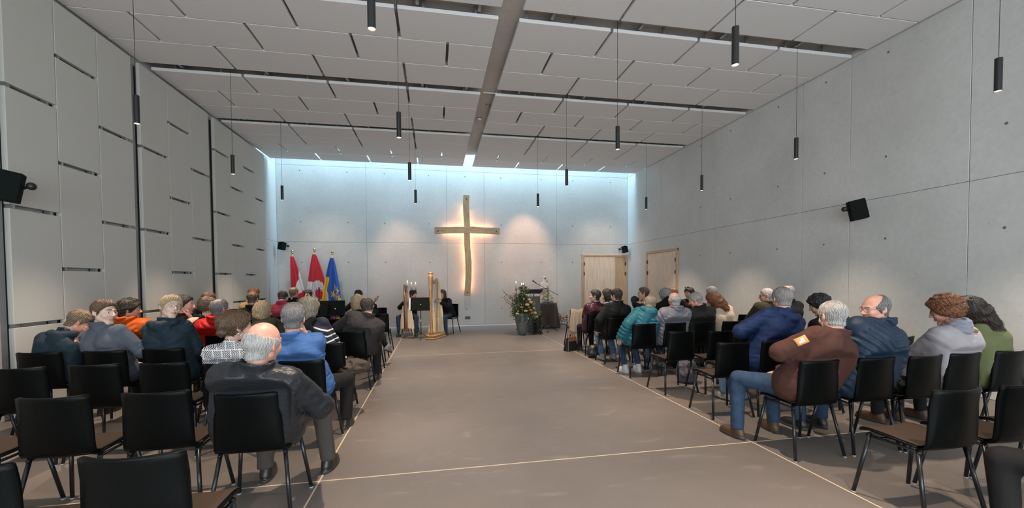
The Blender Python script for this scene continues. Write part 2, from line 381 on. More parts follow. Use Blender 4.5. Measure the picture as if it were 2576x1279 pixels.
for i, x in enumerate(PEND_X):
    for j, y in enumerate(PEND_Y):
        if j == 0: lab = 'black cylinder pendant lamp overhead, nearest the camera in the line by the ' + colw[i]
        else: lab = 'black cylinder pendant lamp, %s lit one in the line by the %s' % (roww[j-1], colw[i])
        if i == 1: lab = lab.replace('the middle of the left seats', 'the left aisle edge')
        t = thing('pendant_lamp', (x, y, 3.31), 0, lab, 'lamp', 'black cylinder pendant lamps')
        obj('lamp_shade', me_shade, t); obj('lamp_disc', me_bulb, t); obj('cable', me_cable, t); obj('ceiling_rose', me_rose, t)

# ------------------------------------------------------------------ loudspeakers
M_SPK = mat('speaker_black', (.006, .009, .008), .8, spec=.1)
def speaker(loc, rz, tilt, w, h, d, label, wallv):
    t = thing('wall_speaker', loc, rz, label, 'loudspeaker', 'black wall loudspeakers')
    m4 = Matrix.Rotation(tilt, 4, 'X')
    mb = MB(); vs = [(-w/2, 0, -h/2), (w/2, 0, -h/2), (w*.32, d, -h/2), (-w*.32, d, -h/2)]
    vv = [m4 @ Vector(v) for v in vs]+[m4 @ Vector((v[0], v[1], h/2)) for v in vs]
    mb.add(vv, [(0,3,2,1),(4,5,6,7),(0,1,5,4),(1,2,6,5),(2,3,7,6),(3,0,4,7)]); mb.build('cabinet', M_SPK, t, bevel=.006)
    g_ = MB().box(-w/2+.012, w/2-.012, -.006, .004, -h/2+.012, h/2-.012, mtx=m4); g_.build('grille', mat('speaker_grille', (.005, .007, .007), .95, spec=.08), t)
    MB().tube([m4 @ Vector((0, d-.01, 0)), Vector((0, d+.05, 0)), Vector(wallv)], .014, 10).build('bracket', M_BLACK, t)
    wv = Vector(wallv); MB().ball(wv, .04, 14).build('wall_mount', M_BLACK, t)
speaker((6.42, 5.20, 2.54), radians(58), radians(-12), .21, .30, .19, 'black loudspeaker high on the right concrete wall', (-.04, .26, 0))
speaker((-4.32, 5.02, 2.50), radians(-62), radians(-10), .21, .30, .19, 'black loudspeaker on the left wall at the picture edge', (.04, .26, 0))
speaker((-4.45, 13.13, 2.56), radians(-40), radians(-10), .19, .22, .16, 'small black loudspeaker in the far left corner above the flags', (-.02, .26, 0))
speaker((6.46, 13.18, 2.53), radians(38), radians(-14), .19, .22, .16, 'small black loudspeaker in the far right corner between the doors', (-.02, .25, 0))

# ------------------------------------------------------------------ wooden cross with light strip behind
cr = thing('wall_cross', (1.03, YB, 0), label='large rough oak cross on the stage wall with warm light behind it', cat='cross')
def beam(pts, wd, dp, seed, horiz):
    rg = random.Random(seed); mb = MB(); n = len(pts); vs = []; fs = []
    NS = 12
    for i, (a, off) in enumerate(pts):
        for k in range(NS):
            an = 2*pi*(k+.5)/NS; sx_ = max(-1, min(1, cos(an)*1.5)); sy_ = max(-1, min(1, sin(an)*1.5))
            u = off+sx_*wd*.5*(1+rg.uniform(-.05, .05)); v = sy_*dp*.5
            vs.append((a, -.165+v, u) if horiz else (u, -.165+v, a))
    for i in range(n-1):
        for k in range(NS): q = (i*NS+k, i*NS+(k+1)%NS, (i+1)*NS+(k+1)%NS, (i+1)*NS+k); fs.append(q if horiz else q[::-1])
    fs.append(tuple(range(NS))); fs.append(tuple(range((n-1)*NS, n*NS))[::-1])
    mb.add(vs, fs); return mb
V = [(.99, -.015), (1.2, -.005), (1.5, .02), (1.8, .035), (2.1, .03), (2.4, .01), (2.7, -.005), (3.0, -.01), (3.3, -.005), (3.6, -.02), (3.9, -.03), (4.2, -.015)]
o = beam(V, .185, .09, 3, False).build('upright_beam', M_CROSS, cr)
Hh = [(-1.02, 3.065), (-.7, 3.075), (-.4, 3.09), (-.1, 3.10), (.2, 3.10), (.5, 3.09), (.8, 3.08), (1.04, 3.08)]
o = beam([(a, b) for a, b in Hh], .20, .10, 5, True).build('cross_beam', M_CROSS_H, cr); o.location = (0, -.012, 0)
for (x, z) in ((-.015, 4.08), (-.92, 3.05), (.93, 3.065), (-.005, 1.10)):
    b_ = MB().lathe([(.022, 0), (.022, .012), (.012, .018)], 12); b_.build('bolt', M_BLACK, cr, (x, -.215 if abs(x) < .5 else -.23, z), (pi/2, 0, 0))
M_LED = mat('warm_led_strip', (1, .7, .4), emit=((1.0, .46, .22), 40))
for sx in (-1, 1):
    MB().tube([(o_+sx*.050, -.095, z_) for z_, o_ in V if 1.1 < z_ < 4.1], .006, 6, caps=True, smooth=False).build('light_strip', M_LED, cr)
    MB().tube([(a_, -.095, b_+sx*.055) for a_, b_ in Hh if abs(a_) < .95], .006, 6, caps=True, smooth=False).build('light_strip', M_LED, cr)
B(-.02, .03, -.12, -.001, 1.3, 3.9).build('mounting_batten', M_BLACK, cr); 

# ------------------------------------------------------------------ flags
def attr_mat(name, rough=.75, sheen=0.2):
    m = bpy.data.materials.new(name); m.use_nodes = True; nt = m.node_tree; b = nt.nodes['Principled BSDF']
    a = nt.nodes.new('ShaderNodeAttribute'); a.attribute_name = 'print'; nt.links.new(a.outputs['Color'], b.inputs['Base Color'])
    b.inputs['Roughness'].default_value = rough; b.inputs['Sheen Weight'].default_value = sheen; return m
M_FLAG = attr_mat('printed_flag_cloth')
RED = (.60, .02, .05); WHT = (.82, .82, .84); BLK = (.01, .01, .015); BLU = (.01, .10, .48); YEL = (.85, .52, .02)
def eagle(u, v, cx, cy, s):       # heraldic bird drawn with a few strokes
    x, y = (u-cx)/s, (v-cy)/s
    if abs(x) < .10 and -.55 < y < .45: return True
    if (x-.07)**2+(y-.52)**2 < .012: return True
    for k in range(5):
        a = .25+.33*k; r = sqrt(x*x+y*y)
        if .08 < r < .62 and abs(atan2(y-.05, abs(x))-(a-.75)) < .10: return True
    return abs(x) < .25 and abs(y+.5+abs(x)*.6) < .09
def col1(u, v):
    c = WHT if (.36+.16*u < v < .40+.40*u) else RED
    if eagle(u, v, .42, .44, .15): c = BLK
    return c
def col2(u, v):
    c = RED if v > .60 else (WHT if v > .20 and u < .6 or u < .12 else RED)
    x, y = (u-.56)/.42, (v-.44)/.20
    r = sqrt(x*x+y*y); a = atan2(y, x)
    if r < 1.0:
        c = WHT
        if r > .975: c = (.1, .1, .16)
        elif r > .42:
            if y > .05: ln = (sqrt((abs(x)-.42)**2+(y-.35)**2)*8) % 1 < .22
            else: ln = ((r*5+a*1.6) % 1) < .24
            if ln: c = (.10, .10, .18)
        if r < .40: c = RED
        if abs(x+.05-y*.2) < .10 and -.55 < y < .5: c = (.12, .02, .04)
    return c
def col3(u, v):
    c = BLU
    if u < .30+.10*sin(v*9) and v < .70: c = YEL
    if v < .10 and u > .6: c = YEL
    for (cx, cy) in ((.70, .56), (.86, .50), (.58, .44), (.76, .41), (.92, .38), (.64, .30), (.82, .27), (.7, .17), (.9, .17)):
        x, y = (u-cx)/.095, (v-cy)/.065
        r = sqrt(x*x+y*y); a = atan2(y, x)
        if r < .62+.38*sin(a*5+1): c = YEL
    return c
def flag(name, loc, top, lean, wb, wt, ztop, zbot, cf, label, folds, wl_, wr_):
    t = thing(name, loc, 0, label, 'flag', 'three flags on poles at the stage wall')
    lx, ly = lean
    P = lambda z: Vector((lx*z/top, ly*z/top, z))
    MB().tube([P(0.02), P(top-.05)], .014, 12).build('pole', mat('pale_brass_pole', (.55, .45, .28), .35, .6), t)
    MB().tube([P(top-.075), P(top-.05), P(top-.045), P(top-.03)], .02, 12, rs=[.02, .03, .03, .014]).ball(P(top), .042, 18).build('finial', mat('polished_brass', (.85, .68, .32), .18, 1.0), t)
    MB().lathe([(.17, 0), (.17, .025), (.05, .05), (.03, .16)], 28).build('base', M_BLACK, t)
    nu, nv = 110, 150; vs = []; cs = []
    for j in range(nv+1):
        v = j/nv; z = zbot+(ztop-zbot)*v; c = P(z)
        k = (1-v)**.75; wl2, wr2 = .03+(wl_)*k, .03+(wr_)*k
        for i in range(nu+1):
            u = i/nu; xx = -wl2+(wl2+wr2)*u
            am = .055*k+.008; yy = -am*sin(u*folds*2*pi+v*1.3)-.05-.03*cos(u*pi)
            zz = z+.04*k*sin(u*folds*2*pi)*.3-.10*(1-k)*0
            vs.append((c.x+xx+.012*k*sin(u*folds*4*pi), c.y+yy, zz-(.12*u*k))); cs.append(cf(u, v))
    fs = [(j*(nu+1)+i, j*(nu+1)+i+1, (j+1)*(nu+1)+i+1, (j+1)*(nu+1)+i) for j in range(nv) for i in range(nu)]
    me = bpy.data.meshes.new('flag_cloth'); me.from_pydata(vs, [], fs); me.materials.append(M_FLAG)
    at = me.color_attributes.new('print', 'FLOAT_COLOR', 'POINT')
    at.data.foreach_set('color', np.array([(*c, 1) for c in cs], np.float32).ravel())
    me.polygons.foreach_set('use_smooth', [True]*len(fs)); o = obj('flag_cloth', me, t)
    md = o.modifiers.new('s', 'SOLIDIFY'); md.thickness = .003
flag('flag_on_pole', (-4.0, 12.85, 0), 2.37, (-.03, 0), 0, 0, 2.22, .35, col1, 'red and white striped flag with dark eagle, left flag of three', 2.4, .02, .46)
flag('flag_on_pole', (-3.40, 12.85, 0), 2.43, (-.03, 0), 0, 0, 2.28, .30, col2, 'wide red and white flag with round swirling emblem, middle flag', 3.4, .30, .52)
flag('flag_on_pole', (-3.02, 12.85, 0), 2.35, (.08, 0), 0, 0, 2.18, .35, col3, 'blue and yellow flag with golden eagles, right flag of three', 2.6, .30, .32)

# ------------------------------------------------------------------ harps
M_HARPW = mat('harp_spruce', (.74, .56, .34), .35, col2=(.82, .66, .44), nscale=2, stretch=(10, 10, 1))
M_HARPG = mat('harp_gilt_wood', (.30, .16, .07), .3, col2=(.50, .31, .15), nscale=4, stretch=(6, 6, 1))
M_HARPR = mat('harp_red_wood', (.10, .025, .012), .3, col2=(.2, .06, .03), nscale=4)
M_STR = mat('string', (.8, .75, .7), .3)
def prism(mb, poly, h0, h1, axis='x', mi=0):     # polygon in the two other axes, extruded
    n = len(poly)
    if axis == 'x': vs = [(h0, a, b) for a, b in poly]+[(h1, a, b) for a, b in poly]
    else: vs = [(a, h0, b) for a, b in poly]+[(a, h1, b) for a, b in poly]
    return mb.add(vs, [tuple(range(n))[::-1], tuple(range(n, 2*n))]+[(i, (i+1)%n, n+(i+1)%n, n+i) for i in range(n)], mi)
def harp(loc, rz, label, H, small):
    t = thing('concert_harp' if not small else 'lever_harp', loc, rz, label, 'harp')
    # local: soundbox at y=0 leaning towards the player (+y), column at y = -D
    D = .62 if not small else .42; zb = .10 if not small else .20
    c0 = Vector((0, -D, zb)); c1 = Vector((0, -D-.02 if not small else -D+.06, H-.05))
    MW, MC = M_HARPW, (M_HARPG if not small else M_HARPR)
    # column
    if small: MB().tube([c0, (c0+c1)/2+Vector((0, -.03, 0)), c1], .022, 12, rs=[.02, .024, .022]).build('column', MC, t)
    else:
        mb = MB(); pts = [c0.lerp(c1, k/22) for k in range(23)]
        rs = [.05 if k < 2 else (.040 if k % 3 else .048) if k < 6 else (.034 if k < 13 else .036+.0035*(k-13)+(.004 if k % 2 else 0)) for k in range(23)]
        mb.tube(pts, .03, 16, rs=rs); mb.build('column', MC, t)
        MB().tube([c1+Vector((0, 0, -.02)), c1+Vector((0, 0, .02)), c1+Vector((0, 0, .05)), c1+Vector((0, 0, .055))], .05, 12, rs=[.062, .07, .072, .03]).build('crown', MC, t)
    # soundbox: half tapered box; front soundboard pale
    s0 = Vector((0, 0.02, zb)); s1 = Vector((0, .20 if not small else .12, H*.86 if not small else H-.12))
    w0, w1 = (.23, .06) if not small else (.20, .05)
    mb = MB(); N = 10; vs = []; 
    for k in (0, 1):
        c = (s0, s1)[k]; ww = (w0, w1)[k]; dd = (.20, .06)[k] if not small else (.15, .06)[k]
        for q in range(N+1):
            a = pi*q/N; vs.append((c.x+cos(a)*ww, c.y+sin(a)*dd, c.z))
    fs = [(i+1, i, N+1+i, N+2+i) for i in range(N)]+[(0, N, 2*N+1, N+1), tuple(range(N+1)), tuple(range(N+1, 2*N+2))[::-1]]
    mb.add(vs, fs); mb.build('soundbox', MW, t, bevel=.004)
    mb = MB(); mb.add([(-w0*.12, s0.y-.006, s0.z+.02), (w0*.12, s0.y-.006, s0.z+.02), (w1*.25, s1.y-.006, s1.z-.02), (-w1*.25, s1.y-.006, s1.z-.02),
                       (-w0*.12, s0.y-.022, s0.z+.02), (w0*.12, s0.y-.022, s0.z+.02), (w1*.25, s1.y-.022, s1.z-.02), (-w1*.25, s1.y-.022, s1.z-.02)], [(0,1,2,3),(7,6,5,4),(0,4,5,1),(1,5,6,2),(2,6,7,3),(3,7,4,0)])
    mb.build('string_rib', MC, t)
    # neck: curved beam from column top to soundbox top
    n0 = c1+Vector((0, .02, .0)); n1 = s1+Vector((0, .0, .04)); pts = []
    for k in range(13):
        q = k/12; p = n0.lerp(n1, q); p.z += -.17*sin(pi*q)*(1-.55*q)+.05*sin(2*pi*q)*-.6; pts.append(p)
    mb = MB(); hh = .045 if not small else .032
    poly = [(p.y, p.z+hh) for p in pts]+[(p.y, p.z-hh) for p in reversed(pts)]
    nn = len(pts); vs = []
    for sx in (-.022, .022):
        for p in pts: vs += [(sx, p.y, p.z+hh), (sx, p.y, p.z-hh)]
    fs = []
    for i in range(nn-1):
        a = 2*i; b_ = 2*nn+2*i
        fs += [(a, a+1, a+3, a+2), (b_, b_+2, b_+3, b_+1), (a, a+2, b_+2, b_), (a+1, b_+1, b_+3, a+3)]
    fs += [(0, 2*nn, 2*nn+1, 1), (2*nn-2, 2*nn-1, 4*nn-1, 4*nn-2)]
    mb.add(vs, fs); mb.build('neck', MC if small else M_HARPG, t, bevel=.006)
    pl_ = MB()
    for sx in (.026, -.026):
        for p in pts[1:-1]: pl_.tube([(sx*.6, p.y, p.z), (sx*1.3, p.y, p.z)], .005, 6)
    pl_.build('tuning_pins', M_STEEL, t)
    st = MB(); ns = 26 if small else 34
    for k in range(ns):
        q = .05+.9*k/ns; a = n0.lerp(n1, q); i = q*12; p = pts[int(i)].lerp(pts[min(12, int(i)+1)], i-int(i)); b_ = s0.lerp(s1, q*.93+.03)
        st.tube([(0, p.y, p.z-hh), (0, b_.y-.02, b_.z)], .0012, 3, caps=False)
    tag(st.build('strings', M_STR, t))
    if small:
        for sx in (-1, 1):
            MB().tube([(sx*.15, .01, .20), (sx*.19, -.02, 0.005)], .014, 10, rs=[.018, .011]).build('leg', M_HARPW, t)
            MB().tube([(sx*.05, -D+.1 if False else .12, .20), (sx*.10, .17, 0.005)], .014, 10, rs=[.018, .011]).build('leg', M_HARPW, t)
        MB().box(-.05, .05, -D-.03, .03, .185, .225).build('foot_rail', MC, t, bevel=.006)
    else:
        poly = [(-.24, .26), (-.26, -.1), (-.14, -D-.02), (-.07, -D-.12), (.07, -D-.12), (.14, -D-.02), (.26, -.1), (.24, .26)]
        mb = MB(); n = len(poly)
        lv = [(1.06, .0), (1.1, .02), (.96, .05), (1.02, .09), (.9, .105)]; vs = []
        for s_, z in lv: vs += [(x*s_, (y+.2)*s_-.2, z) for x, y in poly]
        fs = [(i+j*n, (i+1)%n+j*n, (i+1)%n+(j+1)*n, i+(j+1)*n) for j in range(4) for i in range(n)]+[tuple(range(n))[::-1], tuple(range(4*n, 5*n))]
        mb.add(vs, fs); mb.build('pedal_base', M_HARPG, t, bevel=.004)
    return t
harp((-.765, 11.40, 0), radians(-3), 'small lever harp with pale soundbox and dark red column', 1.42, True)
harp((0.02, 11.30, 0), radians(-12), 'tall concert harp with gilded column and pale soundbox', 1.70, False)

# ------------------------------------------------------------------ music stands
def music_stand(loc, rz, zt, label, papers=False, tilt=.5, w=.50):
    t = thing('music_stand', loc, rz, label, 'music stand', None)
    MB().tube([(0, 0, .12), (0, 0, zt-.05)], .012, 10, rs=[.014, .010]).build('shaft', M_BLACK, t)
    MB().tube([(0, 0, .42), (0, 0, .5)], .019, 10).build('collar', M_STEEL, t)
    for k in range(3):
        a = 2*pi*k/3+.5; MB().tube([(0, 0, .16), (cos(a)*.13, sin(a)*.13, .07), (cos(a)*.27, sin(a)*.27, .012)], .008, 8).build('leg', M_BLACK, t)
    m4 = Matrix.Translation((0, 0, zt)) @ Matrix.Rotation(-tilt, 4, 'X')
    d = MB().box(-w/2, w/2, -.003, .003, -.16, .17, mtx=m4); d.box(-w/2, w/2, -.003, .055, -.165, -.16, mtx=m4); d.build('desk', M_SPK, t)
    MB().ball((0, -.02, zt-.02), .022, 12).build('knob', mat('chrome', (.8, .8, .82), .12, 1.0), t)
    if papers:
        s_ = tag(MB().box(-w/2-.03, w/2+.07, .004, .008, -.15, .16, mtx=m4).build('sheet_music', mat('paper', (.75, .78, .85), .8), None, loc, (0, 0, rz)), 'pale sheet music lying on the stand between the harps', 'sheet music')
    return t
music_stand((-.37, 10.75, 0), 0, .90, 'black music stand with sheet music between the two harps', True, .35, .50)
music_stand((-2.55, 9.75, 0), radians(-4), .90, 'black music stand in front of the round flag emblem', tilt=.30, w=.40)
music_stand((-2.2, 9.78, 0), radians(6), .90, 'black music stand in front of the blue and yellow flag', tilt=.30, w=.40)
tag(B(-.13, .13, -.09, .09, 0, .012).build('songbook', mat('yellow_cover', (.75, .62, .08), .5), None, (-2.10, 8.75, .474), (0, 0, .2)), 'yellow songbook lying among the front left chairs', 'book')

# ------------------------------------------------------------------ stage right: lectern, table, statue, plants, candles
M_GREYP = mat('grey_pot_glaze', (.14, .15, .155), .35, noise=.15, nscale=20)
M_DGREY = mat('dark_grey_board', (.055, .062, .068), .5)
le = thing('lectern', (2.76, 11.42, 0), label='dark grey lectern with a sloping reading board beside the flower pot', cat='lectern')
B(-.20, .19, -.14, .16, 0, .03).build('base_plate', M_DGREY, le, bevel=.004)
B(-.19, .18, -.02, .03, .03, 1.02).build('front_panel', M_DGREY, le, bevel=.004)
B(-.012, .012, -.01, .02, 1.0, 1.15).build('stem', M_BLACK, le)
MB().box(-.24, .24, -.16, .16, -.008, .008, mtx=Matrix.Translation((0, 0, 1.16)) @ Matrix.Rotation(radians(-24), 4, 'X')).build('reading_board', M_DGREY, le, bevel=.003)

def leafy(name, seed, n, r, h, mats, ls, parent=None, loc=(0,0,0), droop=.5):
    rg = random.Random(seed); mb = MB()
    for k in range(n):
        a = rg.uniform(0, 2*pi); el = rg.uniform(-.5, 1.4); rr = r*rg.uniform(.25, 1)
        d = Vector((cos(a)*cos(el), sin(a)*cos(el), sin(el)*h/r)); b0 = d*rr*.55+Vector((0, 0, h*.1)); tip = d*rr+Vector((0, 0, -droop*rr*rg.random()))
        mi = rg.randrange(len(mats)); L = ls*rg.uniform(.6, 1.3); wv = (tip-b0).normalized().cross(Vector((rg.uniform(-1, 1), rg.uniform(-1, 1), rg.uniform(-1, 1)))).normalized()
        dirv = (tip-b0).normalized(); p = tip
        up_ = wv.cross(dirv)
        mb.add([p, p+dirv*L*.5+wv*L*.22+up_*L*.05, p+dirv*L, p+dirv*L*.5-wv*L*.22+up_*L*.05], [(0, 1, 2, 3)], mi)
        if k % 6 == 0: mb.tube([b0*.1, (b0+tip)*.5, tip], .0025, 3, 0, caps=False)
    return mb.build(name, mats, parent, loc)
def needles(name, seed, n, r0, r1, h0, h1, mats, parent, loc):
    rg = random.Random(seed); mb = MB()
    for k in range(n):
        a = rg.uniform(0, 2*pi); q = rg.random(); L = r0+(r1-r0)*rg.random(); z = h0+(h1-h0)*q
        d = Vector((cos(a), sin(a), rg.uniform(-.9, .7))).normalized(); base = Vector((cos(a)*r0*.4, sin(a)*r0*.4, z)); tip = base+d*L
        for j in range(9):
            p = base.lerp(tip, (j+1)/9)
            for s_ in range(3):
                e = Vector((rg.uniform(-1, 1), rg.uniform(-1, 1), rg.uniform(-.8, .8))).normalized()
                mb.add([p, p+e*.05+d*.025, p+e*.042+d*.045], [(0, 1, 2)], rg.randrange(len(mats)))
    return mb.build(name, mats, parent, loc)
M_FIR = mat('fir_green', (.030, .055, .022), .6); M_FIR2 = mat('juniper_green', (.085, .105, .03), .6); M_FIR3 = mat('blue_green_foliage', (.10, .125, .085), .6)
M_PET = mat('cream_petal', (.75, .62, .40), .6); M_PETO = mat('orange_petal', (.70, .28, .06), .6); M_PETP = mat('blush_petal', (.72, .48, .36), .6)
M_PETW = mat('white_petal', (.85, .85, .78), .6); M_PETG = mat('lime_petal', (.55, .62, .25), .6); M_TWIG = mat('twig', (.09, .05, .035), .8)
def rose(mb, c, r, mi, seed):
    rg = random.Random(seed); c = Vector(c)
    for ring, (n, rr, zz) in enumerate(((5, 1.0, -.1), (5, .7, .15), (4, .4, .35))):
        for k in range(n):
            a = 2*pi*k/n+ring*.6+rg.random()*.3; o_ = c+Vector((cos(a)*r*rr*.6, sin(a)*r*rr*.6, zz*r))
            t_ = Vector((-sin(a), cos(a), 0)); u_ = Vector((cos(a)*.6, sin(a)*.6, .8))
            mb.add([o_-t_*r*.3, o_+t_*r*.3, o_+t_*r*.5+u_*r*.6, o_+u_*r*.95, o_-t_*r*.5+u_*r*.6], [(0, 1, 2, 3, 4)], mi)
pot = thing('flower_pot', (2.31, 10.95, 0), label='tall grey tapered pot on the stage floor holding a big flower arrangement', cat='pot')
MB().lathe([(.085, 0), (.10, .01), (.135, .15), (.18, .38), (.20, .52), (.205, .58), (.195, .60), (.18, .58), (.16, .50), (.02, .48)], 40).build('pot_body', M_GREYP, pot)
arr = thing('flower_arrangement', (2.35, 10.95, .55), label='large green fir and juniper arrangement with cream and orange blooms', cat='flowers')
needles('fir_branches', 1, 230, .13, .33, -.06, .42, [M_FIR, M_FIR2, M_FIR3], arr, (0, 0, .0)).__setitem__('kind', 'stuff')
needles('upright_greens', 2, 46, .04, .13, .3, .78, [M_FIR2, M_FIR], arr, (.0, 0, 0)).__setitem__('kind', 'stuff')
leafy('leaves', 4, 260, .34, .34, [M_FIR3, M_FIR2, M_PETG], .07, arr, (.03, 0, .12)).__setitem__('kind', 'stuff')
for k, (x, y, z, c, r) in enumerate([(.05,-.26,.26,M_PET,.055),(.16,-.24,.32,M_PETP,.05),(.0,-.3,.1,M_PET,.05),(.14,-.28,.12,M_PETO,.045),(.30,-.1,.02,M_PET,.055),(-.2,-.2,.02,M_PET,.045),(.22,-.22,.05,M_PETO,.04),(.1,-.25,.2,M_PETO,.035),(.33,-.12,-.08,M_PETG,.05),(-.1,-.24,.2,M_PETP,.035),(-.02,-.2,.42,M_PETG,.03),(.12,-.2,.4,M_PET,.04)]):
    mb = MB(); rose(mb, (x, y, z), r, 0, k); mb.build('blossom', c, arr)
rg = random.Random(5); mb = MB()
for k in range(16):
    a = rg.uniform(2.2, 3.9) if k < 10 else rg.uniform(0, 6.28); L = rg.uniform(.3, .62); p = [Vector((0, 0, .1))]
    for j in range(6): p.append(p[-1]+Vector((cos(a)*L/6, sin(a)*L/10, L/6*rg.uniform(.1, 1.4))))
    mb.tube(p, .003, 4, 0, caps=False)
    for q in p[3:]: mb.ball(q+Vector((rg.uniform(-.02, .02), 0, rg.uniform(-.02, .02))), .011, 6, 1)
mb.build('twigs', [M_TWIG, M_FIR3], arr)
ivy = thing('hanging_ivy_column', (2.74, 10.98, 0), label='dark stand wrapped in hanging greenery beside the grey pot', cat='plant')
MB().lathe([(.16, 0), (.16, .02), (.12, .03), (.11, .5), (.10, .52)], 24).build('stand', M_BLACK, ivy)
rg = random.Random(9); mb = MB()
for k in range(26):
    a = 2*pi*k/26; r = .13
    for j in range(20):
        z = .62-.6*j/20; p = Vector((cos(a+.3*sin(j))*r, sin(a+.3*sin(j))*r, z)); e = Vector((rg.uniform(-1, 1), rg.uniform(-1, 1), rg.uniform(-.6, .4))).normalized()*.04; s_ = e.cross(Vector((0, 0, 1)))*.5
        mb.add([p, p+e*.5+s_, p+e, p+e*.5-s_], [(0, 1, 2, 3)], rg.randrange(2))
mb.build('trailing_leaves', [M_FIR, M_FIR2], ivy).__setitem__('kind', 'stuff')
def candle_stand(loc, cs, label, cl):
    t = thing('candle_stand', loc, 0, label, 'candle holder')
    MB().lathe([(.15, 0), (.15, .012), (.02, .02)], 24).build('base', M_BLACK, t)
    zt_ = max(c[2] for c in cs)
    MB().tube([(0, 0, .01), (0, 0, zt_-.1)], .014, 10).build('stem', M_BLACK, t)
    for (x, y, z, h) in cs:
        MB().tube([(0, 0, z-.16), (x, y, z-.16), (x, y, z-.01)], .010, 8).tube([(0, 0, z-.24), (x, y, z-.24), (x, y, z-.14)], .008, 8).build('arm', M_BLACK, t)
        MB().lathe([(.02, z-.02), (.04, z-.005), (.04, z)], 16, cx=x, cy=y).build('drip_tray', M_BLACK, t)
    for (x, y, z, h), lb in zip(cs, cl):
        c = thing('pillar_candle', (loc[0]+x, loc[1]+y, loc[2]+z), 0, lb, 'candle', 'lit white pillar candles')
        MB().lathe([(.028, 0), (.028, h), (.022, h+.012), (.008, h+.004)], 20).build('wax_body', mat('candle_wax', (.85, .83, .78), .45, subs=.2), c)
        MB().tube([(0, 0, h), (0, 0, h+.02)], .0015, 5).build('wick', M_BLACK, c)
        MB().ball((0, 0, h+.035), .009, 8, sz=2.2).build('flame', mat('candle_flame', (1, .8, .4), emit=((1, .62, .25), 18)), c)
candle_stand((2.52, 12.15, 0), [(-.14, -.05, 1.20, .19), (.02, -.09, 1.16, .18), (.10, .03, 1.16, .18)], 'black iron candle stand behind the flower pot', ['white candle on the left arm of the right hand candle stand', 'white candle in the middle of the right hand candle stand', 'white candle on the right arm of the right hand candle stand'])
candle_stand((-.70, 12.75, 0), [(-.12, 0, 1.26, .18), (0, -.06, 1.21, .18), (.12, 0, 1.21, .18)], 'black iron candle stand behind the harpist in black', ['tallest white candle behind the lever harp', 'middle white candle behind the harpist in black', 'right hand white candle behind the harpist in black'])

tb = thing('cloth_covered_table', (3.45, 12.45, 0), label='small table under a floor length dark brown cloth carrying the statue', cat='table')
MB().lathe([(.27, .76), (.27, .785)], 32).build('tabletop', M_OAK_F, tb)
for k in range(4): a = pi/4+k*pi/2; MB().tube([(cos(a)*.2, sin(a)*.2, 0), (cos(a)*.2, sin(a)*.2, .765)], .02, 8).build('leg', M_OAK_F, tb)
vs = []; NU = 72; lv = 14
for j in range(lv):
    q = j/(lv-1); z = .790-(.74*max(0, q-.12)/.88)
    for i in range(NU):
        a = 2*pi*i/NU; sq = 1/max(abs(cos(a)), abs(sin(a)))
        r = .28*min(q/.12, 1)*(1+.0*sq) if q <= .12 else .285+.13*(q-.12)*(1+.5*(sq-1))+.030*sin(a*9+1.3*q)*(q-.1)
        vs.append((cos(a)*r, sin(a)*r, z))
fs = [(j*NU+i, j*NU+(i+1)%NU, (j+1)*NU+(i+1)%NU, (j+1)*NU+i) for j in range(lv-1) for i in range(NU)]
me = MB().add(vs, [f[::-1] for f in fs], 0, True).mesh('tablecloth', mat('brown_cloth', (.035, .025, .022), .8, sheen=.3))
tc_ = tag(obj('tablecloth', me, None, (3.45, 12.45, 0)), 'dark brown cloth draped over the small statue table', 'tablecloth')
fb = thing('flower_wreath', (3.42, 12.33, .80), label='cream and lime flowers in a foil dish at the foot of the statue', cat='flowers')
MB().lathe([(.16, 0), (.19, .05), (.18, .05), (.15, .012)], 24).build('foil_dish', mat('foil', (.7, .75, .85), .25, .9), fb)
rg = random.Random(3)
for k in range(26):
    a = rg.uniform(0, 2*pi); r = rg.uniform(.03, .17); mb = MB(); rose(mb, (cos(a)*r, sin(a)*r*.8, .05+(.18-r)*1.5), .044, 0, k); mb.build('blossom', M_PETG if k % 3 == 0 else M_PETW, fb)
leafy('leaves', 6, 90, .2, .1, [M_FIR2, M_PETG], .06, fb, (0, 0, .03)).__setitem__('kind', 'stuff')

# microphone on boom stand
ms = thing('microphone_stand', (3.17, 11.4, 0), label='black microphone boom stand in front of the statue table', cat='microphone stand')
MB().tube([(0, 0, .14), (0, 0, 1.16)], .011, 10).build('shaft', M_BLACK, ms)
MB().lathe([(.03, .10), (.035, .14), (.02, .18)], 14).build('hub', M_BLACK, ms)
for k in range(3): a = 2*pi*k/3+.2; MB().tube([(0, 0, .13), (cos(a)*.32, sin(a)*.32, .012)], .008, 8).build('leg', M_BLACK, ms)
MB().tube([(-.40, -.02, 1.42), (.32, .02, 1.04)], .007, 8).build('boom', M_BLACK, ms)
MB().ball((0, 0, 1.165), .022, 12).build('clamp', M_BLACK, ms)
MB().tube([(-.34, -.02, 1.39), (-.40, -.02, 1.43), (-.43, -.02, 1.452)], .012, 12, rs=[.010, .014, .018]).ball((-.438, -.02, 1.458), .022, 12).build('microphone', mat('mic_grille', (.06, .06, .06), .5, .6), ms)

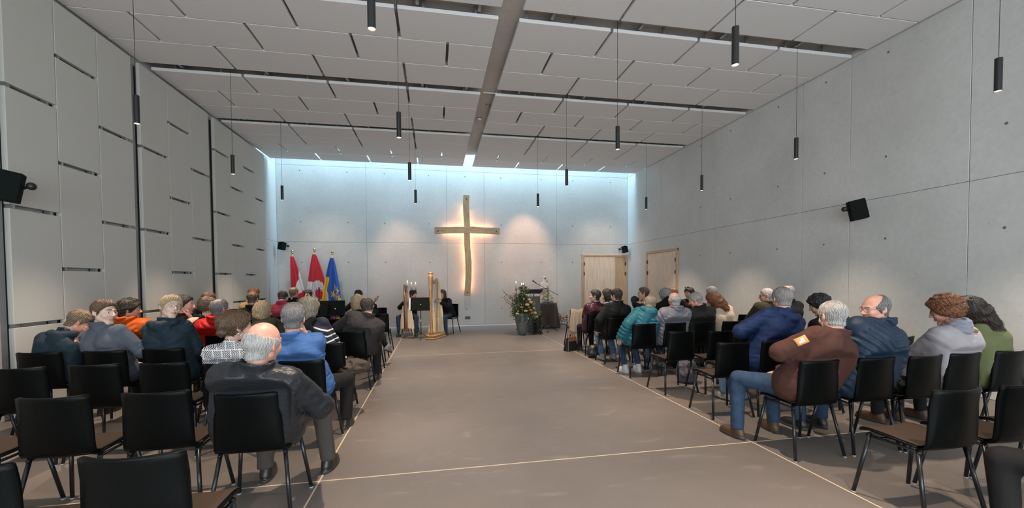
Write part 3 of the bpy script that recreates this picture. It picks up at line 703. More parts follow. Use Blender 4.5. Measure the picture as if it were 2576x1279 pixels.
# wrapped bouquet on the floor by the wall
bq = thing('wrapped_bouquet', (4.15, 13.1, 0), label='orange bouquet in crinkled clear film lying on the floor by the wall', cat='bouquet')
mb = MB()
for k in range(12): rose(mb, (rg.uniform(-.22, .10), rg.uniform(-.12, .1), rg.uniform(.10, .26)), .05, k % 2, k)
mb.build('blossoms', [M_PETO, mat('red_petal', (.6, .08, .03), .6)], bq)
mb = MB(); N = 260
for k in range(N):
    c = Vector((rg.uniform(-.3, .36), rg.uniform(-.16, .14), rg.uniform(.01, .38)*(1-.2*rg.random()))); a_ = Vector((rg.uniform(-1, 1), rg.uniform(-1, 1), rg.uniform(-1, 1))).normalized()*.07; b_ = a_.cross(Vector((rg.uniform(-1, 1), rg.uniform(-1, 1), rg.uniform(-1, 1)))).normalized()*.06
    mb.add([c, c+a_, c+a_+b_, c+b_*.8], [(0, 1, 2, 3)])
mb.build('film_wrap', mat('clear_film', (.95, .95, .95), .08, trans=.75, spec=.9), bq)
# ------------------------------------------------------------------ chairs
M_SHELL = mat('black_chair_shell', (.0022, .0030, .0030), .36, bump=.08, bscale=500, spec=.10)
M_SEATP = mat('dark_brown_seat_fabric', (.060, .042, .032), .85, bump=.3, bscale=700, spec=.1)
M_LEGM = mat('black_gloss_leg', (.022, .025, .028), .25, .55, spec=.6)
M_GLIDE = mat('pale_glide', (.30, .30, .30), .5)
def chair_meshes():
    R = {}
    def sheet(prof, wf, curve, th, nx=10, name='x', rc=.0):
        vs = []; n = len(prof)
        for side in (0, 1):
            for i, (y, z) in enumerate(prof):
                a = prof[max(0, i-1)]; b = prof[min(n-1, i+1)]; t = Vector((0, b[0]-a[0], b[1]-a[1])).normalized(); nr = Vector((0, -t.z, t.y))
                for k in range(nx+1):
                    u = -1+2*k/nx; ww = wf(i/(n-1)); c = curve(i/(n-1))*u*u
                    p = Vector((u*ww/2, y, z))+nr*(c+(th if side else 0)); vs.append(p)
        fs = []; W = nx+1; S = n*W
        for i in range(n-1):
            for k in range(nx):
                a = i*W+k; fs.append((a, a+W, a+W+1, a+1)); fs.append((S+a, S+a+1, S+a+W+1, S+a+W))
        for i in range(n-1): a = i*W; fs.append((a, S+a, S+a+W, a+W)); a = i*W+nx; fs.append((a, a+W, S+a+W, S+a))
        for k in range(nx): a = k; fs.append((a, a+1, S+a+1, S+a)); a = (n-1)*W+k; fs.append((a, S+a, S+a+1, a+1))
        return MB().add(vs, fs, 0, True)
    # seat pan front (y=.21) to rear, then bend up into the back shell
    seat = [(.215, .432), (.20, .445), (.15, .452), (.05, .450), (-.05, .444), (-.13, .442)]
    back = [(-.13, .442), (-.165, .448), (-.188, .468), (-.200, .50), (-.212, .56), (-.222, .64), (-.232, .72), (-.242, .79), (-.246, .812), (-.2465, .822)]
    def wb_(q):
        return .405-.035*q-(.0 if q < .93 else (q-.93)/.07*.028)
    R['seat'] = sheet(seat, lambda q: .40+.005*q-(.02 if q < .1 else 0), lambda q: -.014, .012).mesh('seat', M_SHELL)
    R['backrest'] = sheet(back, wb_, lambda q: -.050*min(1, q*1.5), .012).mesh('backrest', M_SHELL)
    sp = [(.208, .440), (.192, .450), (.15, .456), (.05, .454), (-.05, .448), (-.13, .446), (-.158, .456)]
    R['seat_pad'] = sheet(sp, lambda q: .382, lambda q: -.013, -.007).mesh('seat_pad', M_SEATP)
    bp_ = [(y+.014, z) for y, z in back[3:-1]]
    R['back_pad'] = sheet(bp_, lambda q: .375-.02*q, lambda q: -.040, -.010).mesh('back_pad', M_SEATP)
    def leg(x0, y0, x1, y1):
        m = MB().tube([(x0, y0, .435), (x1, y1, .012)], .0125, 10).mesh('leg', M_LEGM)
        gl_ = MB().tube([(x1, y1, .010), (x1, y1, 0.0)], .0135, 10).mesh('glide', M_GLIDE); return m, gl_
    R['legs'] = [leg(sx*.185, .15 if f > 0 else -.13, sx*.238, .215 if f > 0 else -.215) for f in (1, -1) for sx in (-1, 1)]
    R['rails'] = [MB().tube([(sx*.19, .17, .418), (sx*.19, 0, .422), (sx*.188, -.15, .418)], .009, 8).mesh('side_rail', M_LEGM) for sx in (-1, 1)]
    R['cross'] = MB().tube([(-.19, .09, .418), (.19, .09, .418)], .009, 8).mesh('cross_rail', M_LEGM)
    R['bracket'] = [MB().box(sx*.232-.014, sx*.232+.014, -.02, .02, .30, .325).mesh('linking_bracket', M_LEGM) for sx in (-1, 1)]
    return R
CM = chair_meshes()
CHAIRS = {}
def chair(x, y, rz, label, detail=True):
    t = thing('stacking_chair', (x, y, 0), radians(rz), label, 'chair', 'black stacking chairs in rows')
    obj('seat', CM['seat'], t); obj('backrest', CM['backrest'], t); obj('seat_pad', CM['seat_pad'], t); pass
    for m, g2 in CM['legs']: l = obj('leg', m, t); obj('glide', g2, l)
    for r in CM['rails']: obj('side_rail', r, t)
    obj('cross_rail', CM['cross'], t)
    return t

# ------------------------------------------------------------------ implicit surfaces
def surfnet(V, org, h):
    S = V < 0; nx, ny, nz = V.shape
    c = [S[i:nx-1+i, j:ny-1+j, k:nz-1+k] for i in (0, 1) for j in (0, 1) for k in (0, 1)]
    cnt = sum(a.astype(np.int8) for a in c); act = (cnt > 0) & (cnt < 8)
    idx = np.argwhere(act); n = len(idx)
    if n == 0: return np.zeros((0, 3)), np.zeros((0, 4), int)
    ids = -np.ones(act.shape, np.int64); ids[act] = np.arange(n)
    acc = np.zeros((n, 3)); num = np.zeros(n)
    I, J, K = idx.T
    cs = [(0,0,0),(1,0,0),(0,1,0),(1,1,0),(0,0,1),(1,0,1),(0,1,1),(1,1,1)]
    for a in range(8):
        for b in range(a+1, 8):
            d = [cs[b][q]-cs[a][q] for q in range(3)]
            if sum(abs(q) for q in d) != 1: continue
            va = V[I+cs[a][0], J+cs[a][1], K+cs[a][2]]; vb = V[I+cs[b][0], J+cs[b][1], K+cs[b][2]]
            m = (va < 0) != (vb < 0); t = np.zeros(n); t[m] = va[m]/(va[m]-vb[m])
            for q in range(3): acc[m, q] += cs[a][q]+t[m]*d[q]
            num[m] += 1
    P = (idx+acc/num[:, None])*h+org
    Q = []
    for ax in range(3):
        sl = [slice(0, V.shape[q]-1) for q in range(3)]; s2 = list(sl); s2[ax] = slice(1, V.shape[ax])
        sl[ax] = slice(0, V.shape[ax]-1)
        A = S[tuple(sl)]; Bm = S[tuple(s2)]
        e = np.argwhere(A != Bm)
        o1, o2 = [(1, 2), (2, 0), (0, 1)][ax]
        e = e[(e[:, o1] > 0) & (e[:, o2] > 0)]
        ins = A[tuple(e.T)]
        def g_(d1, d2):
            q = e.copy(); q[:, o1] -= d1; q[:, o2] -= d2; return ids[tuple(q.T)]
        f = np.stack([g_(0, 0), g_(1, 0), g_(1, 1), g_(0, 1)], 1)
        f[~ins] = f[~ins][:, ::-1]
        Q.append(f[(f >= 0).all(1)])
    return P, np.concatenate(Q)
def v3(a): return np.asarray(a, float)
def d_cone(P, a, b, r1, r2):
    a, b = v3(a), v3(b); ba = b-a; pa = P-a; t = np.clip(pa@ba/max(ba@ba, 1e-9), 0, 1)
    return np.linalg.norm(pa-t[:, None]*ba, axis=1)-(r1+(r2-r1)*t), t
def d_ell(P, c, r, R=None):
    q = P-v3(c)
    if R is not None: q = q@R
    k0 = np.linalg.norm(q/v3(r), axis=1); k1 = np.linalg.norm(q/(v3(r)**2), axis=1)+1e-9
    return k0*(k0-1)/k1
def smin(a, b, k):
    h = np.clip(.5+.5*(b-a)/k, 0, 1); return b*(1-h)+a*h-k*h*(1-h)
def smax(a, b, k): return -smin(-a, -b, k)
def wr(P, f, seed=0, n=3):
    r = np.random.RandomState(seed); s = np.zeros(len(P)); 
    for i in range(n):
        d1, d2 = r.randn(3), r.randn(3); d1 /= np.linalg.norm(d1); d2 /= np.linalg.norm(d2)
        s += np.sin(P@d1*f*(1+.6*i)*6.28+1.8*np.sin(P@d2*f*3.4+r.rand()*6)+r.rand()*6)/(1+.5*i)
    return s/1.8
def field(fn, lo, hi, h):
    lo, hi = v3(lo), v3(hi); n = np.ceil((hi-lo)/h).astype(int)+1
    g_ = np.stack(np.meshgrid(*[lo[i]+h*np.arange(n[i]) for i in range(3)], indexing='ij'), -1).reshape(-1, 3)
    return surfnet(fn(g_).reshape(n), lo, h)
def relax(P, Q, it=1):
    for _ in range(it):
        s = np.zeros_like(P); c = np.zeros(len(P))
        for a, b in ((0, 1), (1, 2), (2, 3), (3, 0)):
            np.add.at(s, Q[:, a], P[Q[:, b]]); np.add.at(c, Q[:, a], 1); np.add.at(s, Q[:, b], P[Q[:, a]]); np.add.at(c, Q[:, b], 1)
        P = P*.5+.5*s/np.maximum(c, 1)[:, None]
    return P
def npmesh(name, P, F, mats, mi=None, uv=None):
    me = bpy.data.meshes.new(name); n = len(P); me.vertices.add(n); me.vertices.foreach_set('co', np.asarray(P, np.float32).ravel())
    fl_ = [np.asarray(f) for f in (F if isinstance(F, list) else [F])]
    tot = np.concatenate([f.ravel() for f in fl_]); sizes = np.concatenate([np.full(len(f), f.shape[1]) for f in fl_])
    me.loops.add(len(tot)); me.loops.foreach_set('vertex_index', tot.astype(np.int32))
    me.polygons.add(len(sizes)); me.polygons.foreach_set('loop_start', np.concatenate([[0], np.cumsum(sizes)[:-1]]).astype(np.int32))
    for m in mats: me.materials.append(m)
    if mi is not None: me.polygons.foreach_set('material_index', np.asarray(mi, np.int32))
    me.polygons.foreach_set('use_smooth', np.ones(len(sizes), bool))
    if uv is not None:
        l = me.uv_layers.new(name='UVMap'); l.data.foreach_set('uv', uv[tot].astype(np.float32).ravel())
    me.update(calc_edges=True); return me

# ------------------------------------------------------------------ head, hair, hand, shoe templates
def head_sdf(P, g, old=0):
    d = d_ell(P, (0, -.012, .022), (.076, .095, .090))
    d = smin(d, d_ell(P, (0, .028, -.030), (.060, .064, .082)), .02)
    X = np.abs(P[:, 0]); PS = P.copy(); PS[:, 0] = X
    wj = 1.0 if g == 'm' else .88
    d = smin(d, d_cone(PS, (.050*wj, -.002, -.060), (.016*wj, .062, -.108), .020, .017)[0], .02)
    d = smin(d, d_cone(PS, (0, .066, -.108), (.01, .066, -.108), .017, .016)[0], .012)
    d = smin(d, d_ell(PS, (.036, .058, -.032), (.024, .024, .026)), .015)
    d = smin(d, d_cone(PS, (.008, .086, .020), (.040, .072, .020), .010, .009)[0], .012)
    d = smax(d, -d_ell(PS, (.032, .098, -.001), (.020, .020, .013)), .012)
    d = smin(d, d_cone(P, (0, .085, .008), (0, .109, -.032), .008, .0115)[0], .010)
    d = smin(d, d_ell(PS, (.011, .098, -.036), (.009, .012, .008)), .005)
    d = smin(d, d_cone(PS, (0, .089, -.063), (.020, .080, -.066), .0065, .004)[0], .004)
    d = smin(d, d_cone(PS, (0, .088, -.075), (.017, .080, -.073), .0075, .004)[0], .004)
    d = smax(d, -d_cone(PS, (0, .099, -.069), (.02, .089, -.069), .0022, .0015)[0], .003)
    # upper and lower lids
    d = smin(d, d_cone(PS, (.020, .083, .0065), (.044, .075, .0055), .0058, .0048)[0], .004)
    d = smin(d, d_cone(PS, (.021, .082, -.0095), (.043, .075, -.0085), .0045, .0045)[0], .004)
    # ears
    a = radians(18); R = np.array([[cos(a), -sin(a), 0], [sin(a), cos(a), 0], [0, 0, 1]])
    e = d_ell(PS, (.082, -.014, -.008), (.008, .019, .033), R)
    e = smax(e, -d_ell(PS, (.092, -.008, -.004), (.008, .011, .020), R), .004)
    e = smin(e, d_ell(PS, (.077, -.002, -.036), (.006, .008, .009)), .006)
    d = smin(d, e, .006)
    # neck
    d = smin(d, d_cone(P, (0, -.022, -.05), (0, -.034, -.125), .056 if g == 'm' else .048, .050 if g == 'm' else .044)[0], .022)
    return d
HEADC = {}
def head_tpl(g, lod, old=0):
    k = (g, lod)
    if k in HEADC: return HEADC[k]
    h = {0: .0042, 1: .0065, 2: .010}[lod]
    P, Q = field(lambda p: head_sdf(p, g), (-.11, -.13, -.25), (.11, .13, .13), h); P = relax(P, Q, 1)
    C = P[Q].mean(1); mi = np.zeros(len(Q), int); X = np.abs(C[:, 0])
    lips = (X < .023) & (C[:, 1] > .074) & (np.abs(C[:, 2]+.069) < .0105-.18*X); mi[lips] = 1
    brow = (X > .012) & (X < .046) & (C[:, 1] > .060) & (np.abs(C[:, 2]-(.0225+.05*(.03-X))) < .0045); mi[brow] = 4
    # eyes
    Ps, Fs, Ms = [P], [Q], [mi]; off = len(P)
    for sx in (-1, 1):
        n = 10; vs = []; m2 = []
        for i in range(13):
            th = pi*i/12
            for q in range(n): a = 2*pi*q/n; vs.append((sx*.0315+.0125*sin(th)*cos(a), .0715+.0125*cos(th), -.001+.0125*sin(th)*sin(a)))
        fs = [(i*n+q, i*n+(q+1)%n, (i+1)*n+(q+1)%n, (i+1)*n+q) for i in range(12) for q in range(n)]
        m2 = [3 if i < 2 else 2 for i in range(12) for q in range(n)]
        Ps.append(np.array(vs)); Fs.append(np.array(fs)+off); Ms.append(np.array(m2)); off += len(vs)
    HEADC[k] = (np.concatenate(Ps), np.concatenate(Fs), np.concatenate(Ms)); return HEADC[k]

def hair_sdf(P, st, seed):
    X = np.abs(P[:, 0]); x, y, z = P.T
    az = np.arctan2(x, -(y+.03)); rr = np.sqrt(x*x+(y+.03)**2)
    groove = .0013*np.sin(az*34+3*np.sin(z*60+seed))*np.clip(rr/.05, 0, 1)+.0009*np.sin(az*71+z*40)
    lump = wr(P, 9, seed, 3)
    c = lambda t, zz=0: d_ell(P, (0, -.014, .024+zz), (.076+t, .095+t, .090+t))
    c0 = c; nap = d_cone(P, (0, -.026, -.02), (0, -.036, -.10), .056, .052)[0]
    if st.split('_')[0] in ('short', 'ring', 'recede', 'thin', 'crop', 'fluffy'): c = lambda t, zz=0: smin(c0(t, zz), nap-np.maximum(t, 0)*.4, .02)
    front = y*.80-z*.60-.020; low = -z-.073+.22*(y+.03); side = np.where(y > -.03, -z-.030-.2*(y+.03), -9)
    region = smax(smax(front, low, .015), side, .01)
    base = st.split('_')[0]
    if base == 'short': d = smax(c(0)-.004-.009*np.clip((z+.035)/.08, 0, 1)+lump*.0025+groove, region, .010)
    elif base == 'crop': d = smax(c(.006)+lump*.001, region-.002, .006)
    elif base == 'fluffy': d = smax(c(.021, .004)+lump*.006+groove*1.5, smax(front-.012, smax(low, side, .01), .012), .014)
    elif base == 'ring':   # bald crown, hair round the sides and back
        top = (z-.030)+.28*(y+.02); d = smax(smax(c(0)-.002-.010*np.exp(-((z+.015)/.035)**2)+lump*.003+groove, region-.006, .008), top+lump*.004, .012)
    elif base == 'thin': d = smax(smax(c(.009)+lump*.002+groove, region, .008), -(d_ell(P, (0, -.045, .115), (.045, .05, .05))), .012)
    elif base == 'recede': d = smax(smax(c(.008)+lump*.002+groove, region, .008), .62*y+.78*z-.045+lump*.004, .012)
    elif base == 'curly': d = smax(c(.034, .006)+wr(P, 22, seed, 4)*.008, smax(smax(front-.02, low+.004, .015), np.where(y > -.01, -z-.035, -9), .015), .02)
    elif base in ('bob', 'long', 'bobw'):
        d = c(.020, .004)
        L = -.135 if base != 'long' else -.16
        body = d_ell(P, (0, -.028, -.045), (.092, .088, .115 if base != 'long' else .13))
        d = smin(d, body, .03)
        cut = smax(y*.95-z*.12-.036, (z-.07)*-1 - .0, .0) if False else None
        facecut = smax(y-.040-.35*np.maximum(z-.02, 0)*2.2, -(.070-z)*-1-.0, .01) if False else np.where(z < .075, y-.046-np.clip(z-.02, 0, 1)*.75, -9)
        d = smax(d, facecut, .012); d = smax(d, -(z-L), .012)
        d = d+groove*1.6+lump*.0035
        if base == 'long':
            bk = d_cone(P, (0, -.075, -.04), (0, -.105, -.30), .075, .055)[0]; bk = bk+groove*1.8+lump*.008
            d = smin(d, bk, .02)
            d = smax(d, -d_cone(P, (0, -.01, -.08), (0, -.03, -.25), .05, .05)[0], .01)
    elif base == 'bun':
        d = smax(c(.011)+groove*1.3+lump*.002, smax(front-.006, smax(low-.01, side-.01, .01), .01), .01)
        bn = d_ell(P, (.0, -.115, .005), (.045, .036, .05))+groove+.002*np.sin(z*180+x*90)
        d = smin(d, bn, .014)
    elif base == 'twist':   # loosely pinned up hair with a roll down the back
        d = smax(c(.017)+groove*2+lump*.004, smax(front-.006, smax(low-.018, side-.008, .01), .01), .01)
        d = smin(d, d_cone(P, (-.03, -.105, .045), (-.005, -.10, -.065), .034, .024)[0]+lump*.006+groove, .016)
        d = smin(d, d_cone(P, (.03, -.098, .03), (.02, -.10, -.05), .026, .02)[0]+lump*.005, .012)
    elif base == 'pony':
        d = smax(c(.012)+groove*1.3+lump*.002, smax(front-.006, smax(low-.01, side-.01, .01), .01), .01)
        d = smin(d, d_cone(P, (0, -.105, .02), (0, -.135, -.14), .026, .018)[0]+groove*2+lump*.006, .014)
    return d
HAIRC = {}
def hair_tpl(st, lod, locks=0):
    k = (st, lod)
    if k in HAIRC: return HAIRC[k]
    h = {0: .0045, 1: .0065, 2: .010}[lod]
    lo = (-.15, -.20, -.19) if not st.startswith('long') else (-.15, -.2, -.38)
    P, Q = field(lambda p: hair_sdf(p, st, len(st)), lo, (.15, .16, .18), h)
    az = np.arctan2(P[:, 0], -(P[:, 1]+.03)); uv = np.stack([az*1.2, P[:, 2]*1.0], 1)
    F = [Q]; base_ = st.split('_')[0]
    if locks:        # thin tapering strands laid over the volume
        rg = np.random.RandomState(3); e = 1e-3
        def grad(p):
            g_ = np.stack([hair_sdf(p+np.eye(3)[i]*e, st, len(st))-hair_sdf(p-np.eye(3)[i]*e, st, len(st)) for i in range(3)], 1); return g_/(np.linalg.norm(g_, axis=1)[:, None]+1e-9)
        s = P[rg.randint(0, len(P), locks)].copy(); pts = []; crown = np.array([0, -.05, .11])
        wob = rg.randn(locks, 3)*(.5 if base_ not in ('bob', 'bobw', 'long', 'pony') else .2)*(2.5 if base_ == 'curly' else 1)
        cur = s
        for step in range(6):
            n_ = grad(cur); d = hair_sdf(cur, st, len(st)); cur = cur-n_*(d-.0015-{'crop': .001, 'short': .0016, 'ring': .0015, 'recede': .0015}.get(base_, .0035)*(step/5)**1.5)[:, None]; pts.append(cur.copy())
            fl_ = cur-crown; fl_[:, 2] -= .06; fl_ += wob*.06; fl_ -= n_*(fl_*n_).sum(1)[:, None]; fl_ /= np.linalg.norm(fl_, axis=1)[:, None]+1e-9
            cur = cur+fl_*(.0105 if base_ not in ('crop', 'short', 'recede') else .0075 if base_ != 'crop' else .005)
        pts = np.stack(pts, 1); T = np.gradient(pts, axis=1); T /= np.linalg.norm(T, axis=2)[:, :, None]+1e-9
        nn = np.stack([grad(pts[:, q]) for q in range(6)], 1); W = np.cross(T, nn); off = len(P); PV = []; 
        wd = np.array([.3, .9, 1, .9, .6, .1])[None, :, None]*(.0026 if lod == 0 else .0042)*(.6 if base_ == 'crop' else 1)
        A, Bq, Cq = pts-W*wd, pts+nn*wd*1.2, pts+W*wd
        allp = np.stack([A, Bq, Cq], 2); base = off+np.arange(locks)[:, None]*18+np.arange(5)[None, :]*3
        fs = []
        for q in (0, 1): fs.append(np.stack([base+q, base+q+1, base+q+4, base+q+3], -1).reshape(-1, 4))
        F.append(np.concatenate(fs)); newP = allp.reshape(-1, 3)
        az2 = np.arctan2(newP[:, 0], -(newP[:, 1]+.03)); uv = np.concatenate([uv, np.stack([az2*1.2+np.repeat(rg.rand(locks), 18)*3, newP[:, 2]], 1)]); P = np.concatenate([P, newP])
    HAIRC[k] = (P, F, uv); return HAIRC[k]

def hand_sdf(P, curl):
    d = np.full(len(P), 9.0); kn = []
    for i, (x, L) in enumerate(((-.030, .040), (-.010, .046), (.011, .043), (.031, .034))):
        k = np.array([x, .088-.004*abs(i-1), 0.0]); d = smin(d, d_cone(P, (x*.45, .01, 0), k, .0135, .0115)[0], .010); kn.append((k, L, x))
    d = smin(d, d_cone(P, (0, -.030, 0), (0, .012, 0), .022, .021)[0], .012)
    for k, L, x in kn:
        a = curl*.7; p = k
        f = d_cone(P, p, p, .0098, .0098)[0]
        for s_, (ll, r1, r2) in enumerate(((L, .0098, .0088), (L*.62, .0088, .0078), (L*.48, .0078, .0066))):
            q = p+ll*np.array([x*1.2*(1 if s_ == 0 else .4), cos(a), -sin(a)]); f = np.minimum(f, d_cone(P, p, q, r1, r2)[0]); p = q; a += curl*(.9 if s_ == 0 else .6)
        d = smin(d, f, .004)
    t0, t1, t2, t3 = np.array([-.016, .018, -.006]), np.array([-.040, .046, -.016]), np.array([-.052, .074, -.026]), np.array([-.054, .097, -.036])
    f = np.minimum(np.minimum(d_cone(P, t0, t1, .015, .0125)[0], d_cone(P, t1, t2, .0115, .0095)[0]), d_cone(P, t2, t3, .0095, .0075)[0])
    return smin(d, f, .006)
HANDC = {}
def hand_tpl(curl, lod):
    k = (curl, lod)
    if k not in HANDC:
        h = (.0042, .0055, .008)[lod]; P, Q = field(lambda p: hand_sdf(p, curl), (-.09, -.09, -.14), (.075, .21, .04), h); HANDC[k] = (relax(P, Q, 1) if lod == 0 else P, Q)
    return HANDC[k]
SHOEC = {}
def shoe_tpl(kind, lod):
    k = (kind, lod)
    if k not in SHOEC:
        def f(P):
            x, y, z = P.T
            up_ = d_ell(P, (0, .02, .035), (.046, .135, .050)); up_ = smin(up_, d_ell(P, (0, -.065, .055), (.038, .048, .062)), .03)
            up_ = smin(up_, d_cone(P, (0, -.05, .07), (0, -.052, .115), .040, .040)[0], .02)
            sole = smax(d_ell(P, (0, .015, .012), (.050, .150, .05)), np.abs(z-.013)-.013, .005)
            up_ = smax(up_, -(z-.01), .004); d = smin(up_, sole, .003)
            d = smax(d, -d_cone(P, (0, -.05, .10), (0, -.05, .20), .030, .034)[0], .006)
            return smin(d, np.where((y > .0) & (y < .085), np.abs(d_ell(P, (0, .02, .035), (.048, .137, .053)))-.002+np.abs(np.sin(y*220))*.004+np.maximum(np.abs(x)-.016, 0), 9), .002) if kind != 'plain' else d
        h = (.006, .008, .011)[lod]; P, Q = field(f, (-.065, -.14, -.01), (.065, .18, .14), h); C = P[Q].mean(1); SHOEC[k] = (P, Q, (C[:, 2] < .024).astype(int))
    return SHOEC[k]

# ------------------------------------------------------------------ people
def skin(name, c): return mat('skin_'+name, c, .48, noise=.10, nscale=45, subs=.12, bump=.04, bscale=300)
SK = {'fair': skin('fair', (.60, .36, .27)), 'pink': skin('pink', (.62, .31, .23)), 'tan': skin('tan', (.50, .28, .19)), 'pale': skin('pale', (.66, .45, .36))}
M_EYE = mat('eye_white', (.75, .73, .70), .2); M_IRIS = mat('eye_iris', (.03, .025, .02), .15); M_LIP = mat('lips', (.46, .21, .17), .45)
def hairmat(name, c1, c2, rough=.45):
    m = mat('hair_'+name, c1, rough, col2=c2, nscale=1.0, stretch=(26, 4, 1), uv=True, detail=5, bump=.35, bscale=2.2)
    return m
HM = {'white': hairmat('white', (.22, .21, .20), (.52, .50, .47)), 'grey': hairmat('grey', (.16, .15, .145), (.42, .40, .38)), 'salt': hairmat('salt', (.045, .042, .042), (.28, .27, .27)),
      'dark': hairmat('dark', (.012, .009, .007), (.045, .032, .024)), 'black': hairmat('black', (.006, .006, .006), (.022, .022, .022)), 'brown': hairmat('brown', (.055, .030, .017), (.16, .092, .052)),
      'lbrown': hairmat('lbrown', (.10, .062, .036), (.27, .18, .11)), 'blond': hairmat('blond', (.24, .16, .085), (.56, .42, .26)), 'auburn': hairmat('auburn', (.10, .032, .012), (.27, .11, .045)),
      'ash': hairmat('ash', (.14, .11, .075), (.38, .32, .24))}
def unit(a): return a/(np.linalg.norm(a)+1e-9)
def ik(a, tgt, l1, l2, pole):
    d = tgt-a; L = min(np.linalg.norm(d), (l1+l2)*.995); u = unit(d); tgt = a+u*L
    x = (l1*l1-l2*l2+L*L)/(2*L); hgt = sqrt(max(0, l1*l1-x*x)); p = pole-u*(pole@u); return a+u*x+unit(p)*hgt, tgt
def rotm(yaw_, pitch_, roll_):
    return np.array((Matrix.Rotation(radians(yaw_), 3, 'Z') @ Matrix.Rotation(radians(pitch_), 3, 'X') @ Matrix.Rotation(radians(roll_), 3, 'Y')))
def cloth(name, c, rough=.8, **k): return mat('cloth_'+name, tuple(q*.85 for q in c), rough, **({'bump': .2, 'bscale': 260, 'spec': .25} | k | {'sheen': 0}))
PEOPLE = []; SEATS = []
def person(label, seat, head, hrot=(0, 0, 0), face=0, g='m', s=1.0, girth=1.0, skn='fair', hair=('short', 'brown'), top=None, style='coat', pants=None, shoe=None, shoek='lace',
           arms=('lap', 'lap'), legs='flat', lod=1, seed=1, extra=(), hem=0, collar=1, twist=0, hs=1.0, curl=.55, bare=False, group=None, hip_dy=0, locks=0):
    """seat (x, y) of the chair; head world position of the skull centre; face: body facing (deg, 0 = towards the stage)."""
    fr = Matrix.Rotation(radians(face), 3, 'Z'); FR = np.array(fr)
    base = np.array([seat[0], seat[1], 0.0])
    loc = lambda p: (np.asarray(p)-base)@FR         # world -> local
    H = loc(v3(head)); HR = FR.T@rotm(*hrot)
    sw = s*(1.0 if g == 'm' else .90); gi = girth*sw
    hip = np.array([0, -.03+hip_dy, .45+.085*gi+.01])
    N = H+HR@np.array([0, -.030, -.125])*hs+np.array([0, -.012, -.035])
    sp = N-hip; spu = unit(sp)
    back = -unit(np.array([0, 1, 0])-spu*spu[1])
    tw = radians(twist); lat0 = np.array([cos(tw), sin(tw), 0]); lat = unit(lat0-spu*(lat0@spu))
    fwd = np.cross(spu, lat); fwd = -fwd if fwd[1] < 0 else fwd
    waist = hip+sp*.30+back*.02; chest = hip+sp*.70+back*.018; shc = N-spu*.075
    shw = .175*sw
    sh = {-1: shc-lat*shw+fwd*.01, 1: shc+lat*shw+fwd*.01}
    kn, an = {}, {}
    hipj = {q: hip+np.array([q*.085*gi, .02, -.005]) for q in (-1, 1)}
    for q in (-1, 1):
        wx = {'flat': .11, 'spread': .21, 'together': .07, 'tuck': .10, 'cross': .08}.get(legs, .12)
        k_ = hip+np.array([q*wx*1.15, .45*s-hip_dy*.5, -.03]); k_[2] = .50
        a_ = np.array([q*(wx+.02), k_[1]+(-.02 if legs != 'tuck' else -.22), .095])
        if legs == 'cross' and q == 1: k_ = hip+np.array([.07, .46*s, .10]); a_ = k_+np.array([.17, .10, -.30])
        if legs == 'walk' and q == 1: k_ = hip+np.array([.26, .42*s, -.01]); a_ = k_+np.array([.03, .08, 0]); a_[2] = .095
        if legs == 'out_r' and q == 1: k_ = hip+np.array([.33, .36*s, .0]); a_ = np.array([k_[0]+.06, k_[1]+.04, .095])
        if legs == 'out_l' and q == -1: k_ = hip+np.array([-.30, .38*s, .0]); a_ = np.array([k_[0]-.02, k_[1]-.02, .095])
        kn[q], an[q] = k_, a_
    el, wri, hR = {}, {}, {}
    for q in (-1, 1):
        md = arms[0 if q < 0 else 1]; pole = np.array([q*.7, -.35, -.6])
        if md == 'lap': tg = np.array([q*.055, .30, .60])
        elif md == 'knee': tg = kn[q]+np.array([0, -.04, .085])
        elif md == 'thigh': tg = hipj[q]*.45+kn[q]*.55+np.array([0, 0, .095])
        elif md == 'cross': tg = chest+fwd*.20+lat*(-q*.10)+np.array([0, 0, -.10]); pole = np.array([q*1., -.1, -.5])
        elif md == 'chin': tg = H+HR@np.array([q*.030, .075, -.165]); pole = np.array([q*1.0, .3, -.7])
        elif md == 'ear': tg = H+HR@np.array([q*.080, .075, -.150]); pole = np.array([q*1.1, -.1, -1.3])
        elif md == 'side': tg = hip+np.array([q*.27, .06, .04]); pole = np.array([q*.8, -.8, 0])
        elif md == 'elbow_out': tg = chest+fwd*.22+lat*(q*.12)+np.array([0, 0, -.16]); pole = np.array([q*1.3, -.15, 0.0])
        elif md == 'rest_out': tg = hip+np.array([q*.42, .14, .24]); pole = np.array([q*.3, -.5, -1.0])
        elif md == 'bow': tg = chest+fwd*.30+lat*(q*.22)+np.array([0, 0, -.22]); pole = np.array([q*1., 0, -.3])
        elif md == 'neckhold': tg = H+HR@np.array([q*.10, .12, -.10]); pole = np.array([q*1., .2, -.4])
        else: tg = np.array(md[:3], float)
        el[q], wri[q] = ik(sh[q], tg, .285*s, .25*s, pole)
        yv = unit(wri[q]-el[q]); 
        if md in ('lap', 'knee', 'thigh', 'side'): yv = unit(yv*.6+np.array([-q*.25, .6, -.1]))
        if md == 'chin': yv = unit(np.array([-q*.2, -.05, 1.0]))
        zr = np.array([0, 0, 1.0]) if md not in ('chin', 'ear', 'neckhold') else np.array([q*1.0, .2, 0])
        xv = unit(np.cross(yv, zr)); zv = np.cross(xv, yv); hR[q] = np.stack([xv, yv, zv], 1)
    sw2 = sw
